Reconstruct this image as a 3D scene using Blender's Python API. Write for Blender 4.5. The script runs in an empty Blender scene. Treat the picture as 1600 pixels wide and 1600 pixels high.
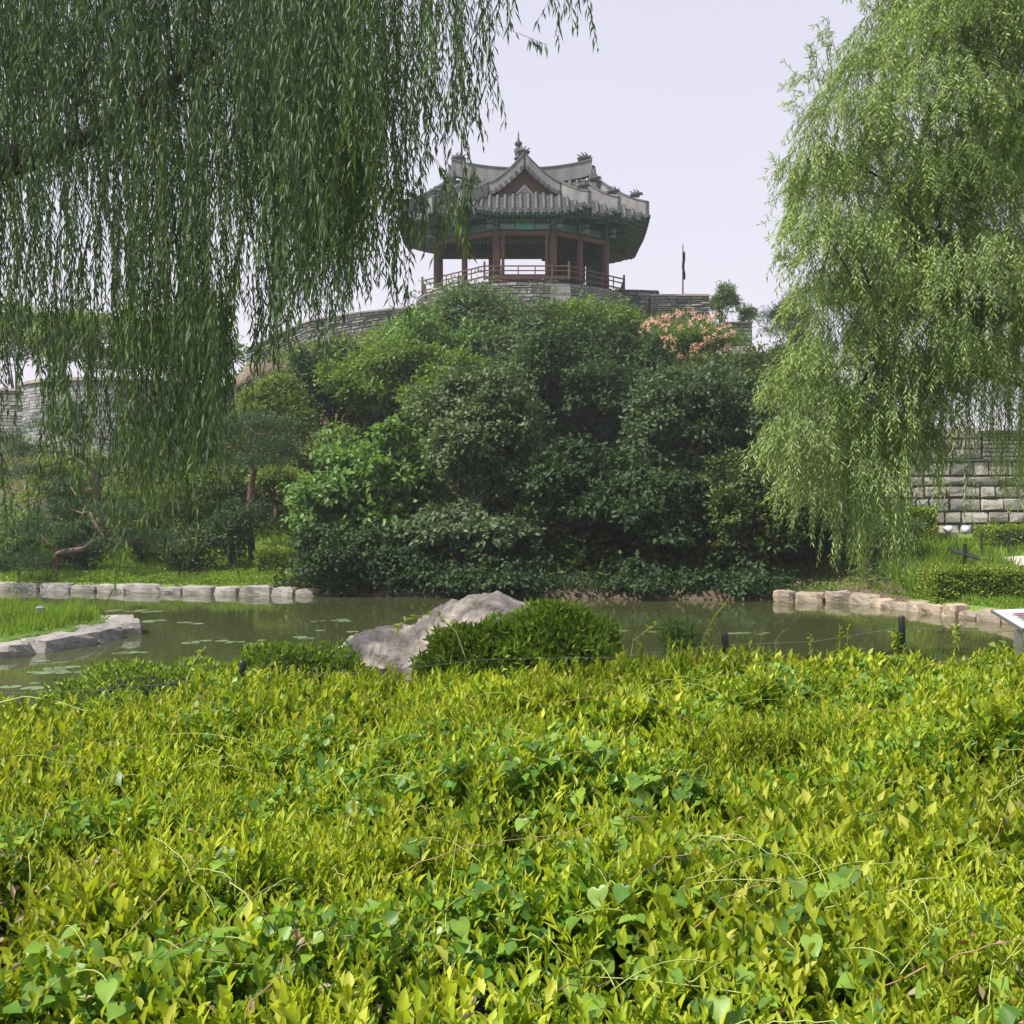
import bpy, math, random
import numpy as np
from mathutils import Vector
random.seed(7); RNG = np.random.default_rng(11)
sc = bpy.context.scene
COL = sc.collection
# ---------------------------------------------------------------- camera
FPX, HZ, ZC = 1600.0, 810.0, 2.4
cam_d = bpy.data.cameras.new("camera"); cam = bpy.data.objects.new("camera", cam_d); COL.objects.link(cam)
cam.location = (0, 0, ZC); cam.rotation_euler = (math.radians(90), 0, 0)
cam_d.sensor_width = 36; cam_d.lens = 36.0; cam_d.shift_y = 10 / 1600.0
cam_d.clip_start = 0.1; cam_d.clip_end = 3000
sc.camera = cam
# ---------------------------------------------------------------- light
SUN_DIR = Vector((-0.55, -0.24, 0.80)).normalized()          # towards the sun
w = bpy.data.worlds.new("World"); sc.world = w; w.use_nodes = True
nt = w.node_tree; nt.nodes.clear()
wo = nt.nodes.new('ShaderNodeOutputWorld'); bg = nt.nodes.new('ShaderNodeBackground')
sky = nt.nodes.new('ShaderNodeTexSky'); sky.sky_type = 'NISHITA'; sky.sun_disc = False
sky.sun_elevation = math.asin(SUN_DIR.z); sky.sun_rotation = math.atan2(SUN_DIR.x, SUN_DIR.y)
sky.dust_density = 4.0; sky.air_density = 1.2; sky.ozone_density = 2.0
tc = nt.nodes.new('ShaderNodeTexCoord'); sx = nt.nodes.new('ShaderNodeSeparateXYZ')
rp = nt.nodes.new('ShaderNodeValToRGB')
rp.color_ramp.elements[0].position = 0.0; rp.color_ramp.elements[0].color = (6.6, 6.15, 6.75, 1)
rp.color_ramp.elements[1].position = 0.55; rp.color_ramp.elements[1].color = (5.0, 5.0, 6.0, 1)
mx = nt.nodes.new('ShaderNodeMixRGB'); mx.inputs[0].default_value = 0.9
nz = nt.nodes.new('ShaderNodeTexNoise'); nz.inputs['Scale'].default_value = 1.6; nz.inputs['Detail'].default_value = 3
mpn = nt.nodes.new('ShaderNodeMapping'); mpn.inputs['Scale'].default_value = (1, 1, 3)
mr = nt.nodes.new('ShaderNodeMapRange'); mr.inputs[3].default_value = 0.95; mr.inputs[4].default_value = 1.06
mm = nt.nodes.new('ShaderNodeVectorMath'); mm.operation = 'SCALE'
L = nt.links.new
L(tc.outputs['Generated'], sx.inputs[0]); L(sx.outputs['Z'], rp.inputs[0])
L(sky.outputs[0], mx.inputs[1]); L(rp.outputs[0], mx.inputs[2])
L(tc.outputs['Generated'], mpn.inputs[0]); L(mpn.outputs[0], nz.inputs[0]); L(nz.outputs[0], mr.inputs[0])
L(mx.outputs[0], mm.inputs[0]); L(mr.outputs[0], mm.inputs['Scale'])
L(mm.outputs[0], bg.inputs[0]); L(bg.outputs[0], wo.inputs[0]); bg.inputs[1].default_value = 0.105
sd_ = bpy.data.lights.new("sun", 'SUN'); sun = bpy.data.objects.new("sun", sd_); COL.objects.link(sun)
sd_.energy = 5.0; sd_.angle = math.radians(0.9); sd_.color = (1.0, 0.95, 0.86)
sun.rotation_euler = SUN_DIR.to_track_quat('Z', 'Y').to_euler(); sun.location = (-30, -10, 50)
vs = sc.view_settings; vs.view_transform = 'Standard'; vs.look = 'None'; vs.exposure = 0.55; vs.gamma = 1.0
vs.use_curve_mapping = False

# ---------------------------------------------------------------- helpers
def P(px, py, Y):
    return np.array(((px - 800) / FPX * Y, Y, ZC + (HZ - py) / FPX * Y))
WORG = {}
class MB:
    def __init__(s): s.v = []; s.f = []; s.t = []; s.n = 0
    def add(s, v, f, t=None):
        v = np.asarray(v, float).reshape(-1, 3); s.v.append(v)
        for q in f: s.f.append(tuple(int(i) + s.n for i in q))
        s.t += [random.random() if t is None else t] * len(f); s.n += len(v)
    def box(s, c, d, rz=0, t=None, taper=1.0):
        x, y, z = d[0] / 2, d[1] / 2, d[2] / 2
        p = np.array([(-x, -y, -z), (x, -y, -z), (x, y, -z), (-x, y, -z), (-x * taper, -y * taper, z), (x * taper, -y * taper, z), (x * taper, y * taper, z), (-x * taper, y * taper, z)])
        cr, sr = math.cos(rz), math.sin(rz)
        p = np.stack((p[:, 0] * cr - p[:, 1] * sr, p[:, 0] * sr + p[:, 1] * cr, p[:, 2]), 1) + np.asarray(c, float)
        s.add(p, [(0, 3, 2, 1), (4, 5, 6, 7), (0, 1, 5, 4), (1, 2, 6, 5), (2, 3, 7, 6), (3, 0, 4, 7)], t)
    def bar(s, a, b, wd, ht, t=None):                                   # box between two points
        a = np.asarray(a, float); b = np.asarray(b, float); d = b - a; l = np.linalg.norm(d); d /= l
        up = np.array((0, 0, 1.)) if abs(d[2]) < .95 else np.array((0, 1., 0)); r = np.cross(d, up); r /= np.linalg.norm(r); u = np.cross(r, d)
        p = [q + r * i * wd / 2 + u * j * ht / 2 for q in (a, b) for i, j in ((-1, -1), (1, -1), (1, 1), (-1, 1))]
        s.add(p, [(0, 1, 2, 3), (7, 6, 5, 4), (0, 4, 5, 1), (1, 5, 6, 2), (2, 6, 7, 3), (3, 7, 4, 0)], t)
    def tube(s, pts, rad, n=8, t=None, cap=True):
        pts = np.asarray(pts, float); rad = np.broadcast_to(rad, (len(pts),)); V = []
        tg = np.gradient(pts, axis=0); ref = np.array((0.13, 1, 0.07))
        for p, g, r in zip(pts, tg, rad):
            g = g / (np.linalg.norm(g) + 1e-9); rf = ref if abs(g @ ref) < .9 else np.array((1., 0, 0))
            a = np.cross(g, rf); a /= np.linalg.norm(a); b = np.cross(g, a)
            for k in range(n):
                th = 2 * math.pi * k / n; V.append(p + r * (math.cos(th) * a + math.sin(th) * b))
        F = [(i * n + k, i * n + (k + 1) % n, (i + 1) * n + (k + 1) % n, (i + 1) * n + k) for i in range(len(pts) - 1) for k in range(n)]
        if cap: F += [tuple(range(n))[::-1], tuple((len(pts) - 1) * n + k for k in range(n))]
        s.add(V, F, t)
    def grid(s, G, t=None, flip=False):                                 # G (m,n,3)
        m, n = G.shape[:2]
        F = [(i * n + j, i * n + j + 1, (i + 1) * n + j + 1, (i + 1) * n + j) for i in range(m - 1) for j in range(n - 1)]
        if flip: F = [f[::-1] for f in F]
        s.add(G.reshape(-1, 3), F, t)
    def build(s, name, mat, parent=None, smooth=False):
        return mkobj(name, np.concatenate(s.v), s.f, np.array(s.t), mat, parent, smooth)
def mkobj(name, V, F, tint, mat, parent=None, smooth=False):
    V = np.asarray(V, float); mn, mxx = V.min(0), V.max(0)
    org = np.array(((mn[0] + mxx[0]) / 2, (mn[1] + mxx[1]) / 2, mn[2]))
    me = bpy.data.meshes.new(name)
    if isinstance(F, np.ndarray):
        k = F.shape[1]; me.vertices.add(len(V)); me.vertices.foreach_set('co', (V - org).astype(np.float32).ravel())
        me.loops.add(F.size); me.loops.foreach_set('vertex_index', F.astype(np.int32).ravel())
        me.polygons.add(len(F)); me.polygons.foreach_set('loop_start', np.arange(0, F.size, k, dtype=np.int32))
        me.update(calc_edges=True)
    else:
        me.from_pydata((V - org).tolist(), [], F); me.update()
    if tint is not None:
        at = me.attributes.new('tint', 'FLOAT', 'FACE'); at.data.foreach_set('value', np.asarray(tint, np.float32))
    if smooth: me.polygons.foreach_set('use_smooth', np.ones(len(me.polygons), bool))
    me.materials.append(mat)
    o = bpy.data.objects.new(name, me); COL.objects.link(o)
    po = WORG[parent.name] if parent else np.zeros(3)
    if parent: o.parent = parent
    o.location = org - po; WORG[o.name] = org
    return o
def empty(name, loc, label, cat, group=None):
    o = bpy.data.objects.new(name, None); COL.objects.link(o); o.location = loc; o.empty_display_size = .2
    WORG[o.name] = np.array(loc, float); tag(o, label, cat, group); return o
def tag(o, label=None, cat=None, group=None, kind=None):
    if label: o['label'] = label
    if cat: o['category'] = cat
    if group: o['group'] = group
    if kind: o['kind'] = kind
    return o
def unit(a): return a / (np.linalg.norm(a, axis=-1, keepdims=True) + 1e-9)
class Leaves:
    def __init__(s): s.v = []; s.f = []; s.t = []; s.n = 0
    def add(s, B, D, N, Ln, Wd, fold=.25, droop=.0, rich=False, tint=None):
        n = len(B)
        if n == 0: return
        D = unit(D); S = unit(np.cross(D, N)); N = np.cross(S, D)
        Ln = np.broadcast_to(Ln, (n,))[:, None]; Wd = np.broadcast_to(Wd, (n,))[:, None]
        t = RNG.random(n) if tint is None else tint
        lf = B + D * Ln * .42 + S * Wd * .5 + N * Wd * fold; rt = B + D * Ln * .42 - S * Wd * .5 + N * Wd * fold
        tip = B + D * Ln - N * Ln * droop
        if rich:
            l2 = B + D * Ln * .72 + S * Wd * .36 + N * (Wd * fold * .8 - Ln * droop * .4); r2 = B + D * Ln * .72 - S * Wd * .36 + N * (Wd * fold * .8 - Ln * droop * .4)
            md = B + D * Ln * .5 - N * Ln * droop * .1
            V = np.stack((B, lf, l2, tip, r2, rt, md), 1); k = 7
            F = np.array([(0, 1, 6), (1, 2, 6), (2, 3, 6), (3, 4, 6), (4, 5, 6), (5, 0, 6)])
        else:
            V = np.stack((B, lf, tip, rt), 1); k = 4; F = np.array([(0, 1, 2), (0, 2, 3)])
        idx = (np.arange(n) * k)[:, None, None] + F[None] + s.n
        s.v.append(V.reshape(-1, 3)); s.f.append(idx.reshape(-1, 3)); s.t.append(np.repeat(t, len(F))); s.n += n * k
    def build(s, name, mat, parent=None):
        return mkobj(name, np.concatenate(s.v), np.concatenate(s.f), np.concatenate(s.t), mat, parent)
def rdir(n): return unit(RNG.normal(size=(n, 3)))
_D = [(unit(RNG.normal(size=3)), RNG.random() * 7) for _ in range(40)]
def snoise(p, sc_=1.0, k=0):                                            # smooth noise -1..1
    p = np.asarray(p) * sc_; a = 0
    for i in range(6):
        d, ph = _D[(k * 6 + i) % 40]; a = a + np.sin(p @ d * (1 + .35 * i) * 2.3 + ph)
    return a / 3.2
def sstep(a, b, x): t = np.clip((x - a) / (b - a), 0, 1); return t * t * (3 - 2 * t)

# ---------------------------------------------------------------- materials
def newmat(name):
    m = bpy.data.materials.new(name); m.use_nodes = True; t = m.node_tree
    for n in list(t.nodes): t.nodes.remove(n)
    return m, t, t.nodes.new('ShaderNodeOutputMaterial')
def nd(t, typ, **k):
    n = t.nodes.new(typ)
    for a, b in k.items():
        if a.startswith('i_'): n.inputs[a[2:].replace('_', ' ')].default_value = b
        else: setattr(n, a, b)
    return n
def rgb(h): return tuple(((int(h[i:i + 2], 16) / 255 + .055) / 1.055) ** 2.4 if int(h[i:i + 2], 16) > 10 else 0 for i in (0, 2, 4)) + (1,)
def leafmat(name, cols, trans=.3, rough=.42, spec=.4, tc_=None, nscale=0):
    m, t, o = newmat(name); at = nd(t, 'ShaderNodeAttribute', attribute_name='tint')
    r = nd(t, 'ShaderNodeValToRGB'); e = r.color_ramp.elements
    while len(e) < len(cols): e.new(.5)
    for i, c in enumerate(cols): e[i].position = i / (len(cols) - 1); e[i].color = c + (1,)
    t.links.new(at.outputs['Fac'], r.inputs[0]); col = r.outputs[0]
    if nscale:
        g = nd(t, 'ShaderNodeNewGeometry'); n = nd(t, 'ShaderNodeTexNoise', i_Scale=nscale, i_Detail=2.0); t.links.new(g.outputs['Position'], n.inputs[0])
        mrr = nd(t, 'ShaderNodeMapRange'); mrr.inputs[1].default_value = .3; mrr.inputs[2].default_value = .7; mrr.inputs[3].default_value = .75; mrr.inputs[4].default_value = 1.25
        vm = nd(t, 'ShaderNodeVectorMath', operation='SCALE'); t.links.new(n.outputs[0], mrr.inputs[0]); t.links.new(col, vm.inputs[0]); t.links.new(mrr.outputs[0], vm.inputs['Scale']); col = vm.outputs[0]
    p = nd(t, 'ShaderNodeBsdfPrincipled', i_Roughness=rough); p.inputs['Specular IOR Level'].default_value = spec
    tr = nd(t, 'ShaderNodeBsdfTranslucent'); mi = nd(t, 'ShaderNodeMixShader'); mi.inputs[0].default_value = trans
    t.links.new(col, p.inputs['Base Color'])
    sc2 = nd(t, 'ShaderNodeMixRGB', blend_type='MULTIPLY'); sc2.inputs[0].default_value = 1; sc2.inputs[2].default_value = tc_ or (1.35, 1.35, .55, 1)
    t.links.new(col, sc2.inputs[1]); t.links.new(sc2.outputs[0], tr.inputs[0])
    t.links.new(p.outputs[0], mi.inputs[1]); t.links.new(tr.outputs[0], mi.inputs[2]); t.links.new(mi.outputs[0], o.inputs[0])
    return m
def stonemat(name, a, b, scale=3.0, dark=(.05, .05, .045), stain=.5, rough=.9, bump=.35, useobj=False, moss=None, fine=22.0):
    m, t, o = newmat(name); g = nd(t, 'ShaderNodeNewGeometry')
    n1 = nd(t, 'ShaderNodeTexNoise', i_Scale=scale, i_Detail=6.0, i_Roughness=.6); n2 = nd(t, 'ShaderNodeTexNoise', i_Scale=scale * fine / 3, i_Detail=4.0)
    t.links.new(g.outputs['Position'], n1.inputs[0]); t.links.new(g.outputs['Position'], n2.inputs[0])
    if useobj: src = nd(t, 'ShaderNodeObjectInfo').outputs['Random']
    else: src = nd(t, 'ShaderNodeAttribute', attribute_name='tint').outputs['Fac']
    m0 = nd(t, 'ShaderNodeMixRGB'); m0.inputs[1].default_value = a + (1,); m0.inputs[2].default_value = b + (1,); t.links.new(src, m0.inputs[0])
    mr1 = nd(t, 'ShaderNodeMapRange'); mr1.inputs[1].default_value = .48; mr1.inputs[2].default_value = .72; mr1.inputs[4].default_value = stain; t.links.new(n1.outputs[0], mr1.inputs[0])
    m1 = nd(t, 'ShaderNodeMixRGB'); m1.inputs[2].default_value = dark + (1,); t.links.new(mr1.outputs[0], m1.inputs[0]); t.links.new(m0.outputs[0], m1.inputs[1])
    mr2 = nd(t, 'ShaderNodeMapRange'); mr2.inputs[1].default_value = .3; mr2.inputs[2].default_value = .7; mr2.inputs[3].default_value = .8; mr2.inputs[4].default_value = 1.15; t.links.new(n2.outputs[0], mr2.inputs[0])
    v = nd(t, 'ShaderNodeVectorMath', operation='SCALE'); t.links.new(m1.outputs[0], v.inputs[0]); t.links.new(mr2.outputs[0], v.inputs['Scale'])
    p = nd(t, 'ShaderNodeBsdfPrincipled', i_Roughness=rough); p.inputs['Specular IOR Level'].default_value = .25; t.links.new(v.outputs[0], p.inputs['Base Color'])
    bp = nd(t, 'ShaderNodeBump', i_Strength=bump, i_Distance=.04); ad = nd(t, 'ShaderNodeMath', operation='ADD'); t.links.new(n1.outputs[0], ad.inputs[0]); t.links.new(n2.outputs[0], ad.inputs[1])
    t.links.new(ad.outputs[0], bp.inputs['Height']); t.links.new(bp.outputs[0], p.inputs['Normal']); t.links.new(p.outputs[0], o.inputs[0])
    return m
def plain(name, a, b=None, scale=8, rough=.6, metal=0, bump=.1, stretch=(1, 1, 1)):
    m, t, o = newmat(name); b = b or tuple(x * .7 for x in a); g = nd(t, 'ShaderNodeNewGeometry'); mp = nd(t, 'ShaderNodeMapping'); mp.inputs['Scale'].default_value = stretch
    n = nd(t, 'ShaderNodeTexNoise', i_Scale=float(scale), i_Detail=5.0); t.links.new(g.outputs['Position'], mp.inputs[0]); t.links.new(mp.outputs[0], n.inputs[0])
    r = nd(t, 'ShaderNodeValToRGB'); r.color_ramp.elements[0].position = .3; r.color_ramp.elements[1].position = .7
    r.color_ramp.elements[0].color = b + (1,); r.color_ramp.elements[1].color = a + (1,); t.links.new(n.outputs[0], r.inputs[0])
    p = nd(t, 'ShaderNodeBsdfPrincipled', i_Roughness=rough, i_Metallic=float(metal)); t.links.new(r.outputs[0], p.inputs['Base Color'])
    bp = nd(t, 'ShaderNodeBump', i_Strength=bump, i_Distance=.02); t.links.new(n.outputs[0], bp.inputs['Height']); t.links.new(bp.outputs[0], p.inputs['Normal']); t.links.new(p.outputs[0], o.inputs[0])
    return m
M = {}
M['bark'] = plain('bark', (.10, .075, .055), (.04, .03, .022), 14, .9, bump=.6, stretch=(1, 1, .3))
M['pinebark'] = plain('pine_bark', (.22, .13, .09), (.07, .05, .04), 10, .9, bump=.6)
M['willowbark'] = plain('willow_bark', (.10, .06, .045), (.045, .03, .025), 12, .9, bump=.6, stretch=(1, 1, .3))
M['twig'] = plain('willow_twig', (.13, .13, .05), (.07, .07, .03), 20, .7)
M['stem'] = plain('vine_stem', (.36, .42, .12), (.22, .28, .07), 20, .6)
M['drystem'] = plain('dry_stem', (.34, .24, .13), (.2, .13, .07), 20, .8)
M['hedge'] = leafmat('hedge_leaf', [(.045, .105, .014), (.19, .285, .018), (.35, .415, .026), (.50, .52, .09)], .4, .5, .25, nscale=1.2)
M['vine'] = leafmat('vine_leaf', [(.07, .16, .025), (.13, .25, .035), (.22, .35, .045)], .3, .4, .4, nscale=14)
M['dry'] = leafmat('dry_leaf', [(.3, .24, .17), (.4, .32, .22), (.32, .14, .06)], .2, .7, .2)
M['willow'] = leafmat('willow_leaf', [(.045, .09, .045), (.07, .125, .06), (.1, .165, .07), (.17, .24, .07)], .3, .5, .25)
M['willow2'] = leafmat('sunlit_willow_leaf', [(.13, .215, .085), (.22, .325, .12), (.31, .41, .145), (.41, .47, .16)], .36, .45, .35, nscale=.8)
M['grass'] = leafmat('grass_blade', [(.1, .19, .02), (.17, .28, .03), (.23, .32, .04)], .35, .5, .3, nscale=.6)
M['pad'] = leafmat('lily_pad', [(.16, .22, .1), (.3, .36, .2)], .1, .35, .5)
M['ivy'] = leafmat('ivy_leaf', [(.02, .045, .018), (.04, .08, .03)], .2)
M['flower'] = leafmat('silk_flower', [(.8, .36, .24), (.82, .5, .36), (.8, .62, .5)], .3, .7, .1, tc_=(1, 1, 1, 1))
M['whiteflower'] = leafmat('white_flower', [(.6, .6, .5), (.7, .7, .62)], .2, .7, .1, tc_=(1, 1, 1, 1))
M['wallbig'] = stonemat('granite_block', (.19, .185, .17), (.43, .40, .35), 1.8, (.09, .085, .075), .7, useobj=True, bump=.7)
M['brick'] = stonemat('wall_slab', (.15, .155, .155), (.31, .305, .29), 1.2, (.08, .085, .08), .5)
M['greybrick'] = stonemat('grey_brick', (.22, .22, .225), (.33, .33, .33), 1.0, (.1, .1, .1), .4)
M['pale'] = stonemat('pale_block', (.27, .25, .22), (.38, .34, .29), 1.1, (.1, .09, .08), .5)
M['mortar'] = stonemat('mortar', (.07, .068, .06), (.08, .078, .07), 2)
M['palemortar'] = stonemat('pale_mortar', (.34, .33, .31), (.36, .35, .33), 2)
M['cap'] = stonemat('capstone', (.32, .29, .25), (.4, .36, .3), 2, (.12, .11, .1), .5)
M['darkcap'] = stonemat('dark_capstone', (.1, .1, .1), (.14, .14, .13), 2)
M['rock'] = stonemat('garden_rock', (.44, .39, .335), (.44, .39, .335), 2.2, (.24, .215, .19), .5, bump=.9)
M['brownrock'] = stonemat('brown_rock', (.2, .16, .12), (.2, .16, .12), 2.5, (.08, .07, .05), .6, bump=.8)
M['kerb'] = stonemat('bank_stone', (.26, .225, .18), (.39, .31, .23), 2.4, (.10, .09, .07), .7, useobj=True, bump=.6)
M['kerbgrey'] = stonemat('grey_bank_stone', (.22, .215, .205), (.34, .31, .28), 2.4, (.10, .10, .085), .65, useobj=True, bump=.6)
M['plaster'] = plain('ridge_plaster', (.225, .22, .22), (.12, .12, .125), 2.2, .9, bump=.2, stretch=(1, 1, .4))
M['tile'] = plain('roof_tile', (.085, .09, .10), (.035, .038, .046), 5, .7, bump=.3)
M['pan'] = plain('pan_tile', (.085, .083, .085), (.035, .035, .04), 7, .8, bump=.5)
M['tilecap'] = plain('dark_tile', (.07, .072, .08), (.03, .032, .036), 5, .7)
M['wood'] = plain('red_brown_wood', (.125, .06, .05), (.07, .035, .03), 3, .7, bump=.15, stretch=(3, 3, .4))
M['teal'] = plain('teal_paint', (.05, .13, .12), (.03, .08, .075), 5, .65)
M['tealbright'] = plain('bright_teal_paint', (.12, .38, .33), (.07, .27, .23), 6, .6)
M['darkgreen'] = plain('dark_green_paint', (.035, .085, .08), (.02, .045, .045), 3, .75)
M['rafterend'] = plain('rafter_end', (.13, .2, .175), (.06, .11, .1), 9, .7)
M['pattern'] = plain('painted_pattern', (.36, .38, .42), (.05, .14, .14), 26, .7, stretch=(1, 1, 1))
M['white'] = plain('white_panel', (.62, .62, .66), (.52, .52, .56), 4, .45)
M['black'] = plain('black_metal', (.02, .02, .022), (.012, .012, .013), 12, .45)
M['steel'] = plain('steel', (.4, .41, .42), (.3, .3, .31), 12, .35, .7)
M['pink'] = plain('pink_print', (.6, .12, .2), (.55, .1, .18), 4, .6)
M['ink'] = plain('grey_print', (.22, .22, .27), (.2, .2, .25), 4, .6)
M['path'] = plain('pale_path', (.5, .45, .38), (.4, .36, .3), 3, .9)
M['flag'] = plain('dark_flag', (.03, .025, .035), (.02, .018, .025), 6, .8)
M['redpole'] = plain('red_pole', (.2, .06, .05), (.15, .05, .045), 6, .6)
M['blue'] = plain('blue_cloth', (.04, .12, .42), (.03, .09, .34), 6, .8)
def groundmat():
    m, t, o = newmat('ground_soil'); g = nd(t, 'ShaderNodeNewGeometry'); n = nd(t, 'ShaderNodeTexNoise', i_Scale=.35, i_Detail=8.0, i_Roughness=.65); n2 = nd(t, 'ShaderNodeTexNoise', i_Scale=9.0, i_Detail=5.0)
    t.links.new(g.outputs['Position'], n.inputs[0]); t.links.new(g.outputs['Position'], n2.inputs[0])
    at = nd(t, 'ShaderNodeAttribute', attribute_name='green')
    r = nd(t, 'ShaderNodeValToRGB'); r.color_ramp.elements[0].color = (.05, .037, .024, 1); r.color_ramp.elements[1].color = (.13, .095, .06, 1); t.links.new(n2.outputs[0], r.inputs[0])
    r2 = nd(t, 'ShaderNodeValToRGB'); r2.color_ramp.elements[0].color = (.06, .12, .015, 1); r2.color_ramp.elements[1].color = (.17, .26, .03, 1); t.links.new(n2.outputs[0], r2.inputs[0])
    a = nd(t, 'ShaderNodeMath', operation='ADD'); t.links.new(n.outputs[0], a.inputs[0]); t.links.new(at.outputs['Fac'], a.inputs[1])
    mr_ = nd(t, 'ShaderNodeMapRange'); mr_.inputs[1].default_value = .9; mr_.inputs[2].default_value = 1.15; t.links.new(a.outputs[0], mr_.inputs[0])
    mi = nd(t, 'ShaderNodeMixRGB'); t.links.new(mr_.outputs[0], mi.inputs[0]); t.links.new(r.outputs[0], mi.inputs[1]); t.links.new(r2.outputs[0], mi.inputs[2])
    p = nd(t, 'ShaderNodeBsdfPrincipled', i_Roughness=.95); t.links.new(mi.outputs[0], p.inputs['Base Color']); bp = nd(t, 'ShaderNodeBump', i_Strength=.6, i_Distance=.05); t.links.new(n2.outputs[0], bp.inputs['Height']); t.links.new(bp.outputs[0], p.inputs['Normal']); t.links.new(p.outputs[0], o.inputs[0])
    return m
def watermat():
    m, t, o = newmat('pond_water'); g = nd(t, 'ShaderNodeNewGeometry'); mp = nd(t, 'ShaderNodeMapping'); mp.inputs['Scale'].default_value = (1, 2.2, 1)
    n = nd(t, 'ShaderNodeTexNoise', i_Scale=1.4, i_Detail=4.0); t.links.new(g.outputs['Position'], mp.inputs[0]); t.links.new(mp.outputs[0], n.inputs[0])
    n3 = nd(t, 'ShaderNodeTexNoise', i_Scale=.16, i_Detail=4.0); t.links.new(g.outputs['Position'], n3.inputs[0])
    r = nd(t, 'ShaderNodeValToRGB'); r.color_ramp.elements[0].color = (.035, .042, .014, 1); r.color_ramp.elements[1].color = (.07, .078, .028, 1); t.links.new(n3.outputs[0], r.inputs[0])
    p = nd(t, 'ShaderNodeBsdfPrincipled', i_Roughness=.05, i_IOR=1.33); p.inputs['Specular IOR Level'].default_value = .5; t.links.new(r.outputs[0], p.inputs['Base Color'])
    bp = nd(t, 'ShaderNodeBump', i_Strength=.03, i_Distance=.03); t.links.new(n.outputs[0], bp.inputs['Height']); t.links.new(bp.outputs[0], p.inputs['Normal']); t.links.new(p.outputs[0], o.inputs[0])
    return m

# ---------------------------------------------------------------- terrain
POND = np.array([(-60, 44), (-28, 36), (-16.6, 34.4), (-7.2, 32.0), (0, 30.8), (7.4, 29.9), (9.8, 29.2), (10.6, 26.2), (11.3, 24.0), (12.2, 21), (11.5, 15), (7.5, 11), (3, 9.9), (-3, 9.5), (-9, 10), (-16, 10.5), (-60, 11)], float)
PEN = np.array([(-60, 12.5), (-16, 15.6), (-10.5, 17.0), (-8.8, 18.0), (-8.3, 19.6), (-8.2, 21.4), (-8.8, 22.6), (-11, 23.6), (-16, 24.6), (-60, 30)], float)
def sdist(poly, x, y):
    d = np.full(x.shape, 1e9); ins = np.zeros(x.shape, bool); n = len(poly)
    for i in range(n):
        a, b = poly[i], poly[(i + 1) % n]; e = b - a; wx, wy = x - a[0], y - a[1]
        t = np.clip((wx * e[0] + wy * e[1]) / (e @ e), 0, 1); d = np.minimum(d, np.hypot(wx - e[0] * t, wy - e[1] * t))
        c = ((a[1] > y) != (b[1] > y)) & (x < (b[0] - a[0]) * (y - a[1]) / (b[1] - a[1] + 1e-12) + a[0]); ins ^= c
    return np.where(ins, -d, d)
def shore(x, y): return np.maximum(sdist(POND, x, y), -sdist(PEN, x, y))
def H(x, y):
    x = np.asarray(x, float); y = np.asarray(y, float); s = shore(x, y)
    land = .27 + .4 * sstep(.3, 2.0, s) * (1 - sstep(12, 14, y)) * (sdist(PEN, x, y) > 0)
    wl = sstep(-30, -11, x) * (1 - sstep(9.5, 15, x))
    hc = 11.6 * sstep(np.interp(x, [-13, -6], [44, 36]), np.interp(x, [-13, -6], [58, 55]), y) * wl + 1.1 * sstep(31.3, 36, y) * sstep(-9, -4, x)
    hl = 6.0 * sstep(35, 52, y) * (1 - sstep(-9, -4, x))
    hr = 1.6 * sstep(27, 36, y) + 7 * sstep(40, 56, y) * (1 - sstep(12, 16, x))
    hr = hr * sstep(8.5, 12, x)
    land = land + np.maximum(np.maximum(hc, hl), hr) + .12 * snoise(np.stack((x, y, x * 0), -1), .35) * sstep(1, 4, s)
    land = land + 2.5 * sstep(70, 160, y)
    return -.8 + (land + .8) * sstep(-.12, .12, s)
def Hs(x, y): return float(H(np.array([x]), np.array([y]))[0])
xs = np.concatenate((np.linspace(-260, -46, 12)[:-1], np.linspace(-46, -16, 50)[:-1], np.linspace(-16, 16, 140)[:-1], np.linspace(16, 46, 50)[:-1], np.linspace(46, 260, 12)))
ys = np.concatenate((np.linspace(-60, -2, 8)[:-1], np.linspace(-2, 38, 150)[:-1], np.linspace(38, 75, 75)[:-1], np.linspace(75, 420, 20)))
X, Y = np.meshgrid(xs, ys); Z = H(X, Y)
n_, m_ = X.shape
idx = np.arange(n_ * m_).reshape(n_, m_); F = np.stack((idx[:-1, :-1], idx[:-1, 1:], idx[1:, 1:], idx[1:, :-1]), -1).reshape(-1, 4)
g = mkobj('ground', np.stack((X, Y, Z), -1).reshape(-1, 3), F, None, groundmat(), None, True)
tag(g, kind='structure')
gr = np.where((X < -4.5) & (Y < 42), .7, np.where(X > 11, .75, .2)); gr = np.where(Y < 27, .75, gr)
gr = np.where((X > 6) & (X < 11.5) & (Y > 27) & (Y < 34), .3, gr); gr = np.where((X > -8.5) & (X < -4.5) & (Y > 31) & (Y < 36), .3, gr)
a_ = g.data.attributes.new('green', 'FLOAT', 'POINT'); a_.data.foreach_set('value', gr.astype(np.float32).ravel())
wb = MB(); wb.add([(-60, 9, 0), (16, 9, 0), (16, 45, 0), (-60, 45, 0)], [(0, 1, 2, 3)])
tag(wb.build('pond_water', watermat()), kind='structure')
pb = MB(); pp = [(13.5, 30.6), (16.5, 29.4), (30, 28.5), (30, 30.8), (16.8, 31.6), (14.2, 32.4)]
G = np.array([[(pp[0][0] + (30 - pp[0][0]) * u, 30.5 - 1.5 * u + v * 1.6, 0) for v in np.linspace(0, 1, 8)] for u in np.linspace(0, 1, 30)])
G[..., 2] = H(G[..., 0], G[..., 1]) + .05; pb.grid(G, flip=True); tag(pb.build('footpath', M['path']), kind='structure')

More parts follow.
